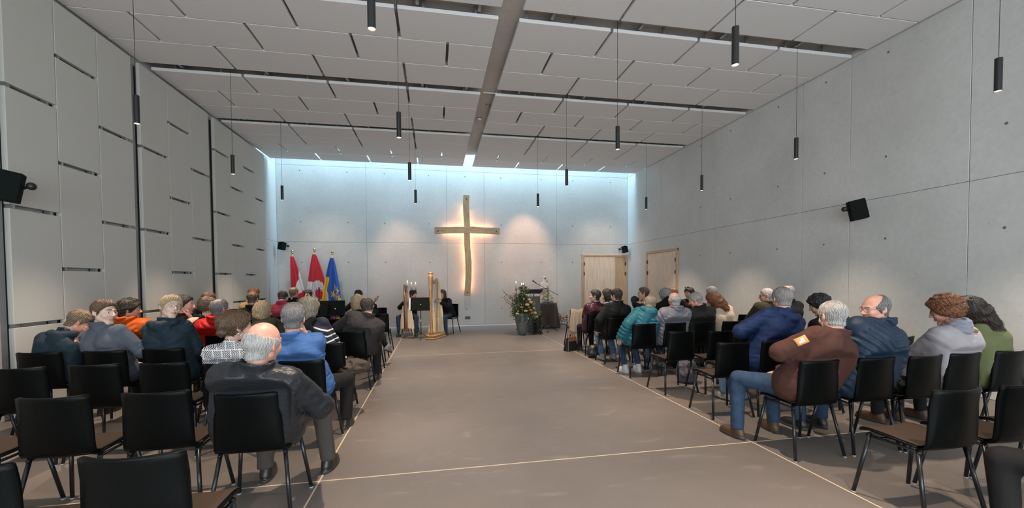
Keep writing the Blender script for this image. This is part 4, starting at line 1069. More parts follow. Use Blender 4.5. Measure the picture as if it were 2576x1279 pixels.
    # --- torso and arms primitive list
    def prims(infl, sleeve=1.0):
        L = []
        for q in (-1, 1):
            L.append((hip+lat*q*.075*gi, waist+lat*q*.065*gi, .128*gi+infl, .118*gi+infl, 0))
            L.append((waist+lat*q*.065*gi, chest+lat*q*.082*sw, .118*gi+infl, .112*gi+infl, 0))
            L.append((chest+lat*q*.082*sw, shc+lat*q*.10*sw-spu*.015, .112*sw+infl, .075*sw+infl, 0))
            L.append((shc+lat*q*.05*sw+spu*.03, sh[q], .058*sw+infl, .062*sw+infl, 0))
            L.append((sh[q], el[q], .060*sw2+infl*1.2, .050*sw2+infl*1.3, 1))
            L.append((el[q], wri[q], .048*sw2+infl*1.3, (.034+.010*(style == 'puffer'))*sw2+infl*1.3, 2))
        L.append((N-spu*.05, N+spu*.01, .062*sw+infl, .056*sw+infl*.6, 0))
        return L
    def torso(P, infl, k=.035, arms_=True):
        d = np.full(len(P), 9.0); best = np.full(len(P), 9.0); sc_ = np.zeros(len(P)); base_len = 0
        for (a, b, r1, r2, kind) in prims(infl):
            if not arms_ and kind: continue
            c, t = d_cone(P, a, b, r1, r2); m = c < best; best[m] = c[m]
            L = np.linalg.norm(b-a)
            if kind == 0: sc_[m] = ((P[m]-hip)@spu)-.5*np.abs((P[m]-hip)@lat)
            else: sc_[m] = t[m]*L+(.285 if kind == 2 else 0)+.02
            d = smin(d, c, k if kind == 0 else .022)
        return d, sc_
    h = (.0115, .016, .022)[lod]; h = min(h, .0125) if style == 'puffer' and lod < 2 else h
    allp = [hip, N, sh[-1], sh[1], el[-1], el[1], wri[-1], wri[1]]
    jl = np.min(allp, 0)-.20*max(1, girth); jh = np.max(allp, 0)+.20*max(1, girth); jh[2] = min(jh[2], N[2]+.14); jl[2] = max(jl[2], .40-hem)
    chairclip = True
    def clip_chair(P, d, m):      # garments and body rest against the chair back instead of passing through it
        x, y, z = P.T
        yb = -.180-.125*(z-.45)+m-.9*np.maximum(np.abs(x)*0, 0)
        c_ = np.where((z < .835) & (z > .44), yb-y, np.where(z >= .835, yb-y-(z-.835)*1.0, -9))
        side = np.abs(x)-.235
        c_ = np.where(side > 0, c_-side*1.2, c_)
        d = smax(d, np.where((z > .44), c_, -9), .012)
        under = np.maximum(np.maximum(np.abs(x)-.215, np.abs(y-.01)-.215), z-.462)      # nothing sags through the seat
        return smax(d, -under, .010)
    def jacket(P):
        infl = {'coat': .020, 'puffer': .030, 'sweater': .012, 'shirt': .010, 'leather': .022, 'blazer': .016}[style]
        d, sc_ = torso(P, infl)
        if hem:
            for q in (-1, 1): d = smin(d, d_cone(P, hipj[q], hipj[q]*.5+kn[q]*.5+np.array([0, 0, -.015]), .115*gi, .10*gi)[0], .04)
        if collar:
            up2 = unit(spu*.6+(H-N)*.6/np.linalg.norm(H-N)); c0 = N+spu*.012+fwd*.006; q_ = P-c0; hh = q_@up2; rad = q_-hh[:, None]*up2; rr = np.linalg.norm(rad, axis=1)
            R0 = (.072 if style != 'puffer' else .080)*sw; ch = {0: 0, 1: .030, 2: .045, .5: .016}[collar]
            dc = np.sqrt(np.maximum(np.abs(hh-ch*.5)-ch*.6, 0)**2+(rr-R0-.25*np.abs(hh))**2)-(.010 if style != 'puffer' else .016); d = smin(d, dc, .014)
            d = smax(d, -(np.maximum(rr-R0*.80, -(hh-.004))), .008)
        if style == 'puffer':
            d = d-.017*(np.abs(np.sin(sc_*pi/.060))**.8-.55)+wr(P, 7, seed, 3)*.0035
        else:
            A = {'coat': .0055, 'sweater': .0045, 'shirt': .010, 'leather': .0065, 'blazer': .004}[style]
            w_ = wr(P*np.array([1, 1, 2.3]), 4.4, seed, 3); d = d+A*(np.abs(w_)**.8-.5)*1.3+.0016*wr(P, 13, seed+3, 3)
            near = np.minimum(np.linalg.norm(P-el[-1], axis=1), np.linalg.norm(P-el[1], axis=1)); d = d+.005*np.exp(-(near/.08)**2)*np.sin(sc_*140+seed)
        if chairclip: d = clip_chair(P, d, .014)
        if lod < 2:   # cuffs end in a clean edge
            for q in (-1, 1):
                u = unit(wri[q]-el[q]); e = (P-wri[q])@u; near = np.linalg.norm(P-wri[q], axis=1) < .12; d = np.where(near, smax(d, e-.012, .006), d)
        return d
    Pj, Qj = field(jacket, jl, jh, h)
    def trous(P):
        d = d_cone(P, hip-np.array([.06*gi, 0, .0]), hip+np.array([.06*gi, 0, 0]), .122*gi, .122*gi)[0]
        d = smin(d, d_cone(P, hip, hip+spu*.09, .115*gi, .105*gi)[0], .04)
        for q in (-1, 1):
            d = smin(d, d_cone(P, hipj[q], kn[q], .086*gi, .066*sw)[0], .03); d = smin(d, d_cone(P, kn[q], an[q], .066*sw, .054*sw)[0], .012)
        for q in (-1, 1):
            if not (legs == 'cross' and q == 1): d = np.where(np.linalg.norm(P[:, :2]-an[q][:2], axis=1) < .12, smax(d, .085-P[:, 2], .006), d)
        return clip_chair(P, d+.004*(np.abs(wr(P*np.array([1.5, 1.5, 1]), 5, seed+9, 3))-.4), .016)
    tp = [hip, *kn.values(), *an.values()]; tl = np.min(tp, 0)-.16; th = np.max(tp, 0)+.16; th[2] = hip[2]+.15; tl[2] = max(.05, np.min(tp, 0)[2]-.08)
    Pt, Qt = field(trous, tl, th, max(h, .014)*1.15)
    # --- continuous body: trunk and limbs, neck, head, hands
    hb = .026
    def body(P):
        d, _ = torso(P, -.018*1.0, .03)
        for q in (-1, 1):
            d = smin(d, d_cone(P, hipj[q], kn[q], .062*gi, .046*sw)[0], .03); d = smin(d, d_cone(P, kn[q], an[q]+np.array([0, 0, -.02]), .046*sw, .034*sw)[0], .02)
            d = smin(d, d_cone(P, an[q]-np.array([0, 0, .03]), an[q]+np.array([0, .10, -.065]), .032, .026)[0], .02)
        return clip_chair(P, d, .034)
    bl = np.min(np.array(allp+tp), 0)-.15; bh = np.max(np.array(allp+tp), 0)+.15; bl[2] = -.02; bh[2] = N[2]+.08
    Pb, Qb = field(body, bl, bh, hb)
    # fine neck
    nk0, nk1 = N-spu*.03+fwd*.012, H+HR@np.array([0, -.03, -.07])*hs; rn = (.056 if g == 'm' else .047)*sw
    lo = np.minimum(nk0, nk1)-.09; hi_ = np.maximum(nk0, nk1)+.09; Pn, Qn = field(lambda p: d_cone(p, nk0, nk1, rn*1.0, rn)[0], lo, hi_, (.008, .012, .018)[lod])
    Hp, Hq, Hm = head_tpl(g, lod)
    parts = [(Pb, Qb, np.zeros(len(Qb), int)), (Pn, Qn, np.zeros(len(Qn), int)), (Hp*hs@HR.T+H, Hq, Hm)]
    for q in (-1, 1):
        hp, hq = hand_tpl(curl, min(2, lod+(0 if lod else 0))); hp = hp*(s if g == 'm' else s*.9)*1.0; 
        if q < 0: hp = hp*np.array([-1, 1, 1]); hq = hq[:, ::-1]
        parts.append((hp@hR[q].T+wri[q], hq, np.zeros(len(hq), int)))
    off = 0; PP, QQ, MM = [], [], []
    for p, q_, m in parts: PP.append(p); QQ.append(q_+off); MM.append(m); off += len(p)
    hm = HM[hair[1]] if hair else HM['grey']
    SEATS.append((seat[0], seat[1], face))
    root = obj('person', npmesh('person', np.concatenate(PP), np.concatenate(QQ), [SK[skn], M_LIP, M_EYE, M_IRIS, hm], np.concatenate(MM)), None, tuple(base), (0, 0, radians(face)))
    tag(root, label, 'person', group)
    tn = {'coat': 'jacket', 'puffer': 'puffer_jacket', 'sweater': 'sweater', 'shirt': 'shirt', 'leather': 'leather_jacket', 'blazer': 'blazer'}[style]
    obj(tn, npmesh(tn, Pj, Qj, [top]), root)
    obj('trousers', npmesh('trousers', Pt, Qt, [pants]), root)
    sp_, sq, sm_ = shoe_tpl(shoek, lod); 
    if ('shoe', shoek, lod, shoe.name) not in SHOEC: SHOEC[('shoe', shoek, lod, shoe.name)] = npmesh('shoe', sp_, sq, [shoe, M_SOLE if shoe is not M_SHW else M_SHW], sm_)
    for q in (-1, 1):
        o = obj('shoe', SHOEC[('shoe', shoek, lod, shoe.name)], root, (an[q][0], an[q][1]+.05, an[q][2]-.095), (0, 0, -q*.12))
        if legs == 'cross' and q == 1: o.rotation_euler = (-.35, .5, -.5); o.location = tuple(an[q]+np.array([0, .03, -.09]))
    if hair and hair[0] != 'none':
        key = ('m', hair[0], lod)
        if key not in HAIRC:
            p, F, uv = hair_tpl(hair[0], lod, locks=(1500, 450, 220)[lod]); HAIRC[key] = npmesh('hair', p, F, [hm], None, uv)
        o = obj('hair', HAIRC[key], root); o.material_slots[0].link = 'OBJECT'; o.material_slots[0].material = hm
        m4 = Matrix([[*(HR[i]*hs), H[i]] for i in range(3)]+[[0, 0, 0, 1]]); o.matrix_local = m4
    m4h = Matrix([[*(HR[i]*hs), H[i]] for i in range(3)]+[[0, 0, 0, 1]])
    ctx = dict(root=root, H=H, HR=HR, N=N, sp=spu, lat=lat, fwd=fwd, sh=sh, el=el, wri=wri, hip=hip, chest=chest, m4h=m4h, sw=sw, kn=kn, an=an, gi=gi, lod=lod, h=h, jacket=jacket)
    for e in extra: EXTRA[e[0]](ctx, *e[1:])
    PEOPLE.append(root)
    return ctx
M_SOLE = mat('shoe_sole', (.03, .03, .03), .7); M_SHW = mat('white_sneaker', (.55, .56, .57), .5); M_SHB = mat('black_shoe', (.014, .013, .012), .35); M_SHBR = mat('brown_shoe', (.07, .035, .018), .5); M_SHG = mat('grey_sneaker', (.22, .22, .21), .6)
M_GLASS = mat('lens', (.8, .85, .9), .05, alpha=.12, spec=.6); M_FRAME = mat('dark_frame', (.02, .015, .015), .3); M_FRAME_M = mat('thin_metal_frame', (.35, .27, .2), .3, .8); M_SUN = mat('sun_lens', (.008, .008, .01), .08)
def ex_glasses(c, col=None, up_=0.0, sun=False):
    mb = MB(); y0 = .098; z0 = -.002
    lens = MB()
    for sx in (-1, 1):
        ring = [(sx*.032+.023*cos(a), y0-abs(.023*cos(a)*sx+.032)*.22+.004, z0+.0175*sin(a)) for a in [2*pi*k/18 for k in range(19)]]
        mb.tube(ring, .0014, 6, caps=False); lens.add(ring[:-1], [tuple(range(18))])
        mb.tube([(sx*.054, y0-.012, z0+.004), (sx*.080, .045, z0+.006), (sx*.084, -.004, z0+.004), (sx*.082, -.02, z0-.012)], .0015, 6)
    mb.tube([(-.010, y0+.001, z0+.002), (0, y0+.006, z0+.005), (.010, y0+.001, z0+.002)], .0014, 6)
    o = mb.build('glasses', col or M_FRAME, c['root']); m = c['m4h'] @ (Matrix.Translation((0, -.015, .072)) @ Matrix.Rotation(radians(38), 4, 'X') if up_ else Matrix.Identity(4)); o.matrix_local = m
    l = lens.build('lenses', M_SUN if sun else M_GLASS, o)
def ex_earring(c, q=1):
    mb = MB(); mb.tube([(q*.084+.0*cos(a), -.004+.011*cos(a), -.058+.011*sin(a)) for a in [2*pi*k/16 for k in range(17)]], .0028, 6, caps=False)
    o = mb.build('earring', mat('silver', (.85, .85, .85), .2, 1.0), c['root']); o.matrix_local = c['m4h']
def sd_child(c, name, fn, lo, hi, m, h=None):
    P, Q = field(fn, lo, hi, h or c['h']); 
    if len(P): return obj(name, npmesh(name, P, Q, [m]), c['root'])
def ex_hood(c, m, drop=.0, sc_=1.0):     # hood lying folded on the upper back
    N, sp, lat, fwd = c['N'], c['sp'], c['lat'], c['fwd']; bk = -fwd; s1 = 1.05*sc_
    def f(P):
        d = np.full(len(P), 9.0)
        pts = [N+lat*(-.10*s1)+fwd*.03+sp*.005, N+lat*(-.105*s1)+bk*.055+sp*.0, N+bk*.125+sp*(-.02-drop), N+lat*(.105*s1)+bk*.055+sp*.0, N+lat*(.10*s1)+fwd*.03+sp*.005]
        r = [.022, .036, .048, .036, .022]
        for i in range(4): d = smin(d, d_cone(P, pts[i], pts[i+1], r[i]*s1, r[i+1]*s1)[0], .02)
        d = smin(d, d_ell(P-(N+bk*.115-sp*(.085+drop)), (0, 0, 0), (.095*s1, .040, .085*s1)), .03)
        return d+.006*(np.abs(wr(P, 6, 3, 3))-.4)
    sd_child(c, 'hood', f, N-.26*s1, N+.2*s1, m)
def ex_hoodup(c, m):
    H, HR = c['H'], c['HR']
    def f(P):
        q = (P-H)@HR; d = d_ell(q, (0, -.03, .015), (.112, .125, .125)); d = smin(d, d_cone(q, (0, -.05, -.06), (0, -.07, -.17), .10, .12)[0], .03)
        d = smax(d, -d_ell(q, (0, .06, -.01), (.085, .10, .10)), .01); return d+.004*wr(P, 6, 2, 3)
    sd_child(c, 'hood', f, H-.28, H+.2, m)
def ex_scarf(c, m):
    N, sp, lat, fwd = c['N'], c['sp'], c['lat'], c['fwd']
    def f(P):
        q_ = P-(N+sp*.03); hh = q_@sp; rr = np.linalg.norm(q_-hh[:, None]*sp, axis=1); d = np.full(len(P), 9.)
        for k, z in enumerate((-.035, 0, .035)): d = smin(d, np.sqrt((rr-.082+.012*k)**2+((hh-z)*.9)**2)-.026, .012)
        return d+.004*np.sin(hh*160+3*np.sin(rr*60+np.arctan2(q_@lat, q_@fwd)*3))
    sd_child(c, 'scarf', f, N-.2, N+.2, m, .009)
def ex_collar(c, m):      # white shirt collar standing above the jacket
    N, sp, H = c['N'], c['sp'], c['H']; u = unit(sp*.5+unit(H-N)*.5)
    def f(P):
        q_ = P-(N+sp*.03); hh = q_@u; rr = np.linalg.norm(q_-hh[:, None]*u, axis=1); return np.sqrt(np.maximum(np.abs(hh)-.014, 0)**2+(rr-.066)**2)-.006
    sd_child(c, 'shirt_collar', f, N-.12, N+.14, m, .009)
def ex_strap(c, m):
    N, lat, fwd, sp, hip = c['N'], c['lat'], c['fwd'], c['sp'], c['hip']
    a = c['sh'][1]*.55+N*.45+sp*.03; b_ = hip-lat*.16+sp*.58; mid = []
    for k in range(25):
        q = k/24; p = a*(1-q)+b_*q; lo_, hi_ = 0.0, .34
        for _ in range(12):
            m_ = (lo_+hi_)/2; d = c['jacket']((p-fwd*m_)[None])[0]
            if d < .006: lo_ = m_
            else: hi_ = m_
        mid.append(p-fwd*hi_)
    mb = MB(); vs = []
    for p in mid:
        t = unit(b_-a); w_ = np.cross(t, fwd); vs += [p-w_*.016, p+w_*.016, p+w_*.016-fwd*.004, p-w_*.016-fwd*.004]
    fs = [(4*i+j, 4*i+(j+1)%4, 4*i+4+(j+1)%4, 4*i+4+j) for i in range(24) for j in range(4)]
    mb.add(vs, fs, 0, True); mb.build('bag_strap', m, c['root'])
def ex_patch(c, m, m2):
    a, b = c['sh'][-1], c['el'][-1]; u = unit(b-a); p0 = a+u*.12; out = unit(-c['lat']*1.0-c['fwd']*.45); out = unit(out-u*(out@u)); w_ = np.cross(u, out)
    mb = MB(); vs = []
    for i in range(5):
        for j in range(5):
            p = p0+u*(.045*(i-2)/2)+w_*(.032*(j-2)/2)
            lo_, hi_ = 0.0, .16
            for _ in range(12):
                q = (lo_+hi_)/2
                if c['jacket']((p+out*q)[None])[0] < .004: lo_ = q
                else: hi_ = q
            vs.append(p+out*(hi_+.0015))
    fs = [(i*5+j, i*5+j+1, i*5+j+6, i*5+j+5) for i in range(4) for j in range(4)]
    mb.add(vs, fs, 0, True); n = len(mb.v)
    mb.m = [1 if k in (5, 6, 9) else 0 for k in range(len(mb.f))]; o = mb.build('sleeve_patch', [m, m2], c['root']); md = o.modifiers.new('s', 'SOLIDIFY'); md.thickness = .003; md.offset = 0
EXTRA = {'glasses': ex_glasses, 'earring': ex_earring, 'hood': ex_hood, 'hoodup': ex_hoodup, 'scarf': ex_scarf, 'collar': ex_collar, 'strap': ex_strap, 'patch': ex_patch}
# ------------------------------------------------------------------ garment fabrics
def nodes_mat(name, build, rough=.8):
    m = bpy.data.materials.new(name); m.use_nodes = True; nt = m.node_tree; b = nt.nodes['Principled BSDF']; b.inputs['Roughness'].default_value = rough
    t = nt.nodes.new('ShaderNodeTexCoord'); s = nt.nodes.new('ShaderNodeSeparateXYZ'); nt.links.new(t.outputs['Object'], s.inputs[0])
    def M(op, a, b_=0.0, c_=0.0):
        n = nt.nodes.new('ShaderNodeMath'); n.operation = op
        for i, v in enumerate((a, b_, c_)):
            if isinstance(v, (int, float)): n.inputs[i].default_value = v
            else: nt.links.new(v, n.inputs[i])
        return n.outputs[0]
    def mix(f, c1, c2):
        n = nt.nodes.new('ShaderNodeMix'); n.data_type = 'RGBA'; nt.links.new(f, n.inputs[0]); n.inputs[6].default_value = (*c1, 1); n.inputs[7].default_value = (*c2, 1); nt.links.new(n.outputs[2], b.inputs['Base Color'])
    build(M, mix, s.outputs); return m
def b_pattern(M, mix, o):      # nested diamonds inside a hexagon-like lattice
    hx = M('ADD', o[0], M('MULTIPLY', o[1], .6))
    u = M('MULTIPLY', hx, 15.0); v = M('MULTIPLY', o[2], 15.0)
    fu = M('ABSOLUTE', M('SUBTRACT', M('FRACT', u), .5)); 
    row = M('MULTIPLY', M('FLOOR', v), .5); u2 = M('ADD', u, row); fu = M('ABSOLUTE', M('SUBTRACT', M('FRACT', u2), .5))
    fv = M('ABSOLUTE', M('SUBTRACT', M('FRACT', v), .5))
    d = M('ADD', fu, M('MULTIPLY', fv, .9)); a = M('LESS_THAN', M('FRACT', M('MULTIPLY', d, 5.2)), .46)
    e = M('GREATER_THAN', M('MAXIMUM', fu, fv), .455)
    mix(M('MAXIMUM', a, e), (.012, .016, .025), (.62, .64, .66))
M_PATT = nodes_mat('geometric_print', b_pattern)
def b_stripe(M, mix, o):
    z = M('SUBTRACT', o[2], M('MULTIPLY', M('ABSOLUTE', o[0]), .35)); f = M('FRACT', M('MULTIPLY', z, 16.0)); lo = M('LESS_THAN', o[2], 1.0)
    mix(M('MULTIPLY', M('LESS_THAN', f, .26), lo), (.012, .014, .028), (.75, .76, .76))
M_STRIPE = nodes_mat('breton_stripe', b_stripe)
c_ = cloth
C_BLUE = c_('denim_blue', (.060, .145, .36), .75, noise=.16, nscale=10); C_LEATH = c_('black_leather', (.022, .024, .028), .33, bump=.35, bscale=70, sheen=0)
C_GREY = c_('blue_grey_fleece', (.10, .115, .145)); C_ORANGE = c_('orange_puffer', (.62, .105, .010), .5); C_TEALD = c_('petrol_navy', (.014, .030, .045), .7)
C_BLK = c_('black', (.005, .0055, .006), .75); C_BLK2 = c_('charcoal', (.011, .012, .013), .8); C_RED = c_('red_puffer', (.52, .010, .012), .5); C_OLIVE = c_('dark_olive', (.030, .030, .018), .6)
C_CRIM = c_('crimson', (.20, .018, .045), .7); C_TAN = c_('tan', (.55, .34, .14), .8); C_BLAZ = c_('grey_brown_blazer', (.040, .036, .036), .85); C_BROWN = c_('brown_fleece', (.085, .036, .028), .95, sheen=.4)
C_NAVYP = c_('navy_puffer', (.016, .034, .062), .45); C_LGREY = c_('pale_grey_wool', (.40, .37, .39), .95, sheen=.3); C_SCARF = c_('heather_scarf', (.27, .28, .33), .95); C_GREEN = c_('sage_green', (.145, .165, .075), .9)
C_NAVY = c_('navy_anorak', (.012, .030, .105), .6); C_OLJ = c_('olive_jacket', (.045, .038, .020), .8); C_TEAL = c_('teal_puffer', (.018, .125, .165), .5); C_QUILT = c_('pale_quilted', (.20, .20, .235), .6)
C_CREAM = c_('cream_sweater', (.62, .50, .38), .95, sheen=.3); C_BURG = c_('burgundy_leather', (.070, .022, .034), .35, bump=.3, bscale=70, sheen=0); C_WHITE = c_('white_shirt', (.70, .70, .70), .8)
C_JEAN = c_('jeans', (.035, .065, .12), .85, noise=.2, nscale=14); C_JEANL = c_('light_jeans', (.10, .17, .28), .85, noise=.2, nscale=14); C_DKT = c_('dark_trousers', (.014, .0135, .014), .85); C_BRT = c_('grey_brown_trousers', (.075, .065, .058), .85); C_KHAKI = c_('khaki', (.13, .10, .045), .85)
C_STRAP = mat('tan_leather', (.22, .085, .04), .5, bump=.2, bscale=120); C_PATCH = mat('orange_patch', (.75, .30, .10), .7); C_PATCHW = mat('white_patch_print', (.8, .76, .7), .7)

# ------------------------------------------------------------------ audience, left block (nearest first)
AL, BL_ = -1.14, -1.69
person('bald man with grey side hair in a worn black leather jacket, left aisle', (-1.14, 2.96), (-1.045, 2.78, 1.124), (-22, -6, 4), skn='pink', hair=('ring', 'white'), top=C_LEATH, style='leather', pants=C_BRT, shoe=M_SHB, arms=('lap', (.31, .23, .62)), legs='walk', girth=1.22, s=1.04, lod=0, seed=3, collar=2, hs=1.10)
person('man in a denim blue shirt resting his chin on his right hand, left aisle', (-1.14, 4.0), (-1.215, 3.88, 1.182), (0, -3, 2), skn='pink', hair=('short', 'salt'), top=C_BLUE, style='shirt', pants=C_DKT, shoe=M_SHB, arms=('side', 'ear'), legs='spread', girth=1.05, s=1.04, lod=0, seed=5, hs=1.06)
person('woman with pinned up brown hair in a black and white geometric print top', (-1.72, 4.02), (-1.675, 3.90, 1.125), (-48, -4, 2), g='f', skn='fair', hair=('twist', 'brown'), top=M_PATT, style='shirt', pants=C_DKT, shoe=M_SHB, girth=1.18, s=1.03, lod=0, seed=6, collar=0, extra=[('earring', 1)], hs=1.08)
person('young man in a blue grey fleece looking back over his right shoulder', (-3.27, 5.0), (-3.335, 4.92, 1.203), (-108, -2, -4), skn='pale', hair=('short', 'brown'), top=C_GREY, style='sweater', pants=C_DKT, shoe=M_SHB, arms=('lap', 'rest_out'), lod=0, seed=7, collar=2, twist=-14, hs=1.04)
person('blonde woman in a dark petrol parka turning round to the right', (-2.75, 5.0), (-2.759, 4.96, 1.242), (-128, 6, -14), g='f', skn='pale', hair=('pony', 'blond'), top=C_TEALD, style='coat', pants=C_DKT, shoe=M_SHB, arms=('lap', 'thigh'), girth=1.15, lod=0, seed=8, extra=[('hood', C_TEALD), ('glasses', M_FRAME_M)], hs=1.04)
person('dark haired man in a bright orange puffer jacket by the left wall panels', (-3.70, 6.0), (-3.693, 5.84, 1.176), (-62, -4, 0), skn='tan', hair=('fluffy', 'dark'), top=C_ORANGE, style='puffer', pants=C_DKT, shoe=M_SHB, lod=1, seed=9, collar=2)
person('person in a dark hooded jacket bent forward at the left end of a row', (-3.86, 5.05), (-3.74, 5.18, 1.085), (-50, -35, 0), skn='pink', hair=('short', 'lbrown'), top=C_TEALD, style='coat', pants=C_DKT, shoe=M_SHB, arms=('lap', 'ear'), lod=1, seed=10, extra=[('hood', C_TEALD, 0, .9)])
person('person with a hand at the mouth half hidden behind the blonde woman in the parka', (-3.14, 6.0), (-3.17, 5.98, 1.215), (-80, -2, 0), skn='pink', hair=('short', 'dark'), top=C_BLK, style='coat', pants=C_DKT, shoe=M_SHB, arms=('lap', 'chin'), lod=1, seed=11)
person('balding man in a bright red padded jacket', (-2.69, 6.03), (-2.705, 5.85, 1.165), (-24, -4, 0), skn='pink', hair=('thin', 'salt'), top=C_RED, style='puffer', pants=C_DKT, shoe=M_SHB, lod=1, seed=12, collar=2, extra=[('glasses', M_FRAME_M)], girth=1.05)
person('woman with light brown curls almost hidden behind the man in red', (-3.2, 7.0), (-3.41, 7.0, 1.133), (0, -5, 0), g='f', hair=('curly', 'lbrown'), top=C_CREAM, style='sweater', pants=C_DKT, shoe=M_SHB, lod=2, seed=13)
person('woman with a blonde bob in a dark quilted jacket seen from behind right', (-2.16, 6.0), (-2.30, 6.12, 1.10), (-48, -8, 0), g='f', hair=('bob', 'blond'), top=C_OLIVE, style='coat', pants=C_DKT, shoe=M_SHB, lod=1, seed=14, collar=2, girth=1.1, extra=[('glasses', M_FRAME)])
person('woman with a grey blonde bob in a navy sweater with white stripes', (-1.18, 5.0), (-1.400, 4.98, 1.185), (-32, -6, 4), g='f', hair=('bobw', 'ash'), top=M_STRIPE, style='sweater', pants=C_DKT, shoe=M_SHB, lod=1, seed=15, collar=0, extra=[('hood', C_BLK)], hs=1.05)
person('man in a black padded jacket far back by the left wall panels', (-3.75, 8.0), (-3.823, 7.92, 1.214), (-20, -4, 0), hair=('short', 'brown'), top=C_BLK2, style='puffer', pants=C_DKT, shoe=M_SHB, lod=2, seed=16, girth=1.1, collar=2, extra=[('hood', C_BLK2)])
person('brown haired man in a dark top in front of the person with a tan garment', (-3.1, 8.0), (-3.141, 7.94, 1.202), (-6, -12, 0), hair=('short', 'brown'), top=C_BLK, style='sweater', pants=C_DKT, shoe=M_SHB, lod=2, seed=17)
person('person in a tan top whose reddish hair shows above the brown haired man', (-3.42, 8.9), (-3.473, 8.84, 1.262), (-30, -6, 0), skn='pink', hair=('short', 'auburn'), top=C_TAN, style='sweater', pants=C_DKT, shoe=M_SHB, lod=2, seed=18)
person('man in a crimson shirt with his head bowed near the left end of the stage', (-2.95, 8.9), (-2.99, 8.92, 1.19), (0, -28, 0), skn='pink', hair=('short', 'dark'), top=C_CRIM, style='shirt', pants=C_DKT, shoe=M_SHB, lod=2, seed=19)
person('short haired man in a black jacket with white collar below the left flag', (-3.0, 9.9), (-3.059, 9.82, 1.25), (-28, -4, 0), skn='pink', hair=('crop', 'lbrown'), top=C_BLK, style='blazer', pants=C_DKT, shoe=M_SHB, lod=2, seed=20, extra=[('collar', C_WHITE)])
person('man in a grey brown blazer leaning forward on his elbows, left aisle', (-1.12, 6.06), (-.935, 6.02, 1.145), (6, -20, -6), skn='pink', hair=('thin', 'dark'), top=C_BLAZ, style='blazer', pants=C_DKT, shoe=M_SHB, arms=('elbow_out', 'knee'), legs='spread', lod=0, seed=21, girth=1.15, hem=.12, s=1.05, hip_dy=.04)
person('person in black with crossed legs and a bare ankle on the left aisle', (-1.10, 7.05), (-1.23, 6.95, 1.15), (12, -6, 0), g='f', hair=('bob', 'blond'), top=C_BLK, style='sweater', pants=C_DKT, shoe=M_SHG, arms=('lap', 'knee'), legs='cross', lod=1, seed=22)
# ------------------------------------------------------------------ audience, right block
person('white haired man in a brown fleece with an orange sleeve patch', (3.09, 3.04), (3.300, 2.93, 1.165), (-8, -14, 6), skn='fair', hair=('short', 'white'), top=C_BROWN, style='coat', pants=C_JEAN, shoe=M_SHBR, arms=('elbow_out', 'lap'), legs='out_l', lod=0, seed=23, girth=1.16, s=1.03, collar=1, hs=1.04, extra=[('patch', C_PATCH, C_PATCHW)])
person('balding man with glasses in a navy puffer jacket looking to the left', (3.66, 3.04), (3.765, 2.95, 1.228), (78, -8, -4), skn='pink', hair=('recede', 'salt'), top=C_NAVYP, style='puffer', pants=C_JEAN, shoe=M_SHB, lod=0, seed=24, girth=1.22, s=1.05, collar=2, hem=.08, extra=[('glasses', M_FRAME_M)])
person('woman with curly auburn hair in a pale grey coat, scarf and tan strap', (4.60, 3.04), (4.546, 2.95, 1.187), (32, -16, -4), g='f', skn='pink', hair=('curly', 'auburn'), top=C_LGREY, style='coat', pants=C_DKT, shoe=M_SHBR, lod=0, seed=25, collar=0, girth=1.22, s=1.04, hem=.10, extra=[('scarf', C_SCARF), ('strap', C_STRAP), ('glasses', M_FRAME)])
person('woman with long dark hair in a sage green sweater leaning on the coat woman', (5.14, 3.04), (4.885, 3.00, 1.185), (24, -16, -30), g='f', hair=('long', 'dark'), top=C_GREEN, style='sweater', pants=C_DKT, shoe=M_SHBR, lod=0, seed=26, collar=0, girth=1.15, s=1.02)
person('grey haired man in a royal navy anorak with a hood on his back', (3.62, 4.03), (3.785, 3.95, 1.262), (-14, -14, 3), hair=('short', 'grey'), top=C_NAVY, style='coat', pants=C_JEANL, shoe=M_SHG, arms=('elbow_out', 'lap'), lod=0, seed=27, girth=1.12, s=1.10, collar=1, hem=.10, extra=[('hood', C_NAVY)], hs=1.05)
person('person with thick black hair and a black top between anorak and brown fleece', (4.66, 4.03), (4.511, 4.17, 1.172), (38, -22, -6), hair=('fluffy', 'black'), top=C_BLK, style='coat', pants=C_DKT, shoe=M_SHB, lod=1, seed=28, collar=1)
person('bald man with dark glasses in an olive jacket by the right wall', (5.25, 5.97), (5.332, 5.87, 1.208), (48, -6, 0), skn='pink', hair=('crop', 'white'), top=C_OLJ, style='coat', pants=C_DKT, shoe=M_SHB, lod=1, seed=29, collar=2, extra=[('glasses', M_FRAME, 0.0, True)])
person('grey haired person with dark glasses mostly hidden behind the navy anorak', (5.78, 5.97), (5.749, 5.91, 1.253), (50, -4, 0), skn='pink', hair=('recede', 'grey'), top=C_BLK2, style='coat', pants=C_DKT, shoe=M_SHB, lod=2, seed=30, extra=[('glasses', M_FRAME, 0.0, True)])
person('person with blond grey hair in a long teal quilted coat, right aisle', (3.09, 5.92), (3.342, 6.02, 1.10), (-20, -22, 14), g='f', hair=('short', 'ash'), top=C_TEAL, style='puffer', pants=C_JEAN, shoe=M_SHW, arms=('side', 'lap'), legs='tuck', lod=0, seed=31, girth=1.12, hem=.16, collar=1, extra=[('hood', C_TEAL, -.03, 1.25)])
person('man with white hair round a bald crown in a pale quilted jacket', (3.62, 5.95), (3.640, 5.82, 1.169), (-2, -10, 0), skn='pink', hair=('ring', 'white'), top=C_QUILT, style='puffer', pants=C_JEAN, shoe=M_SHG, arms=('elbow_out', 'lap'), lod=1, seed=32, girth=1.12, collar=1, hem=.1)
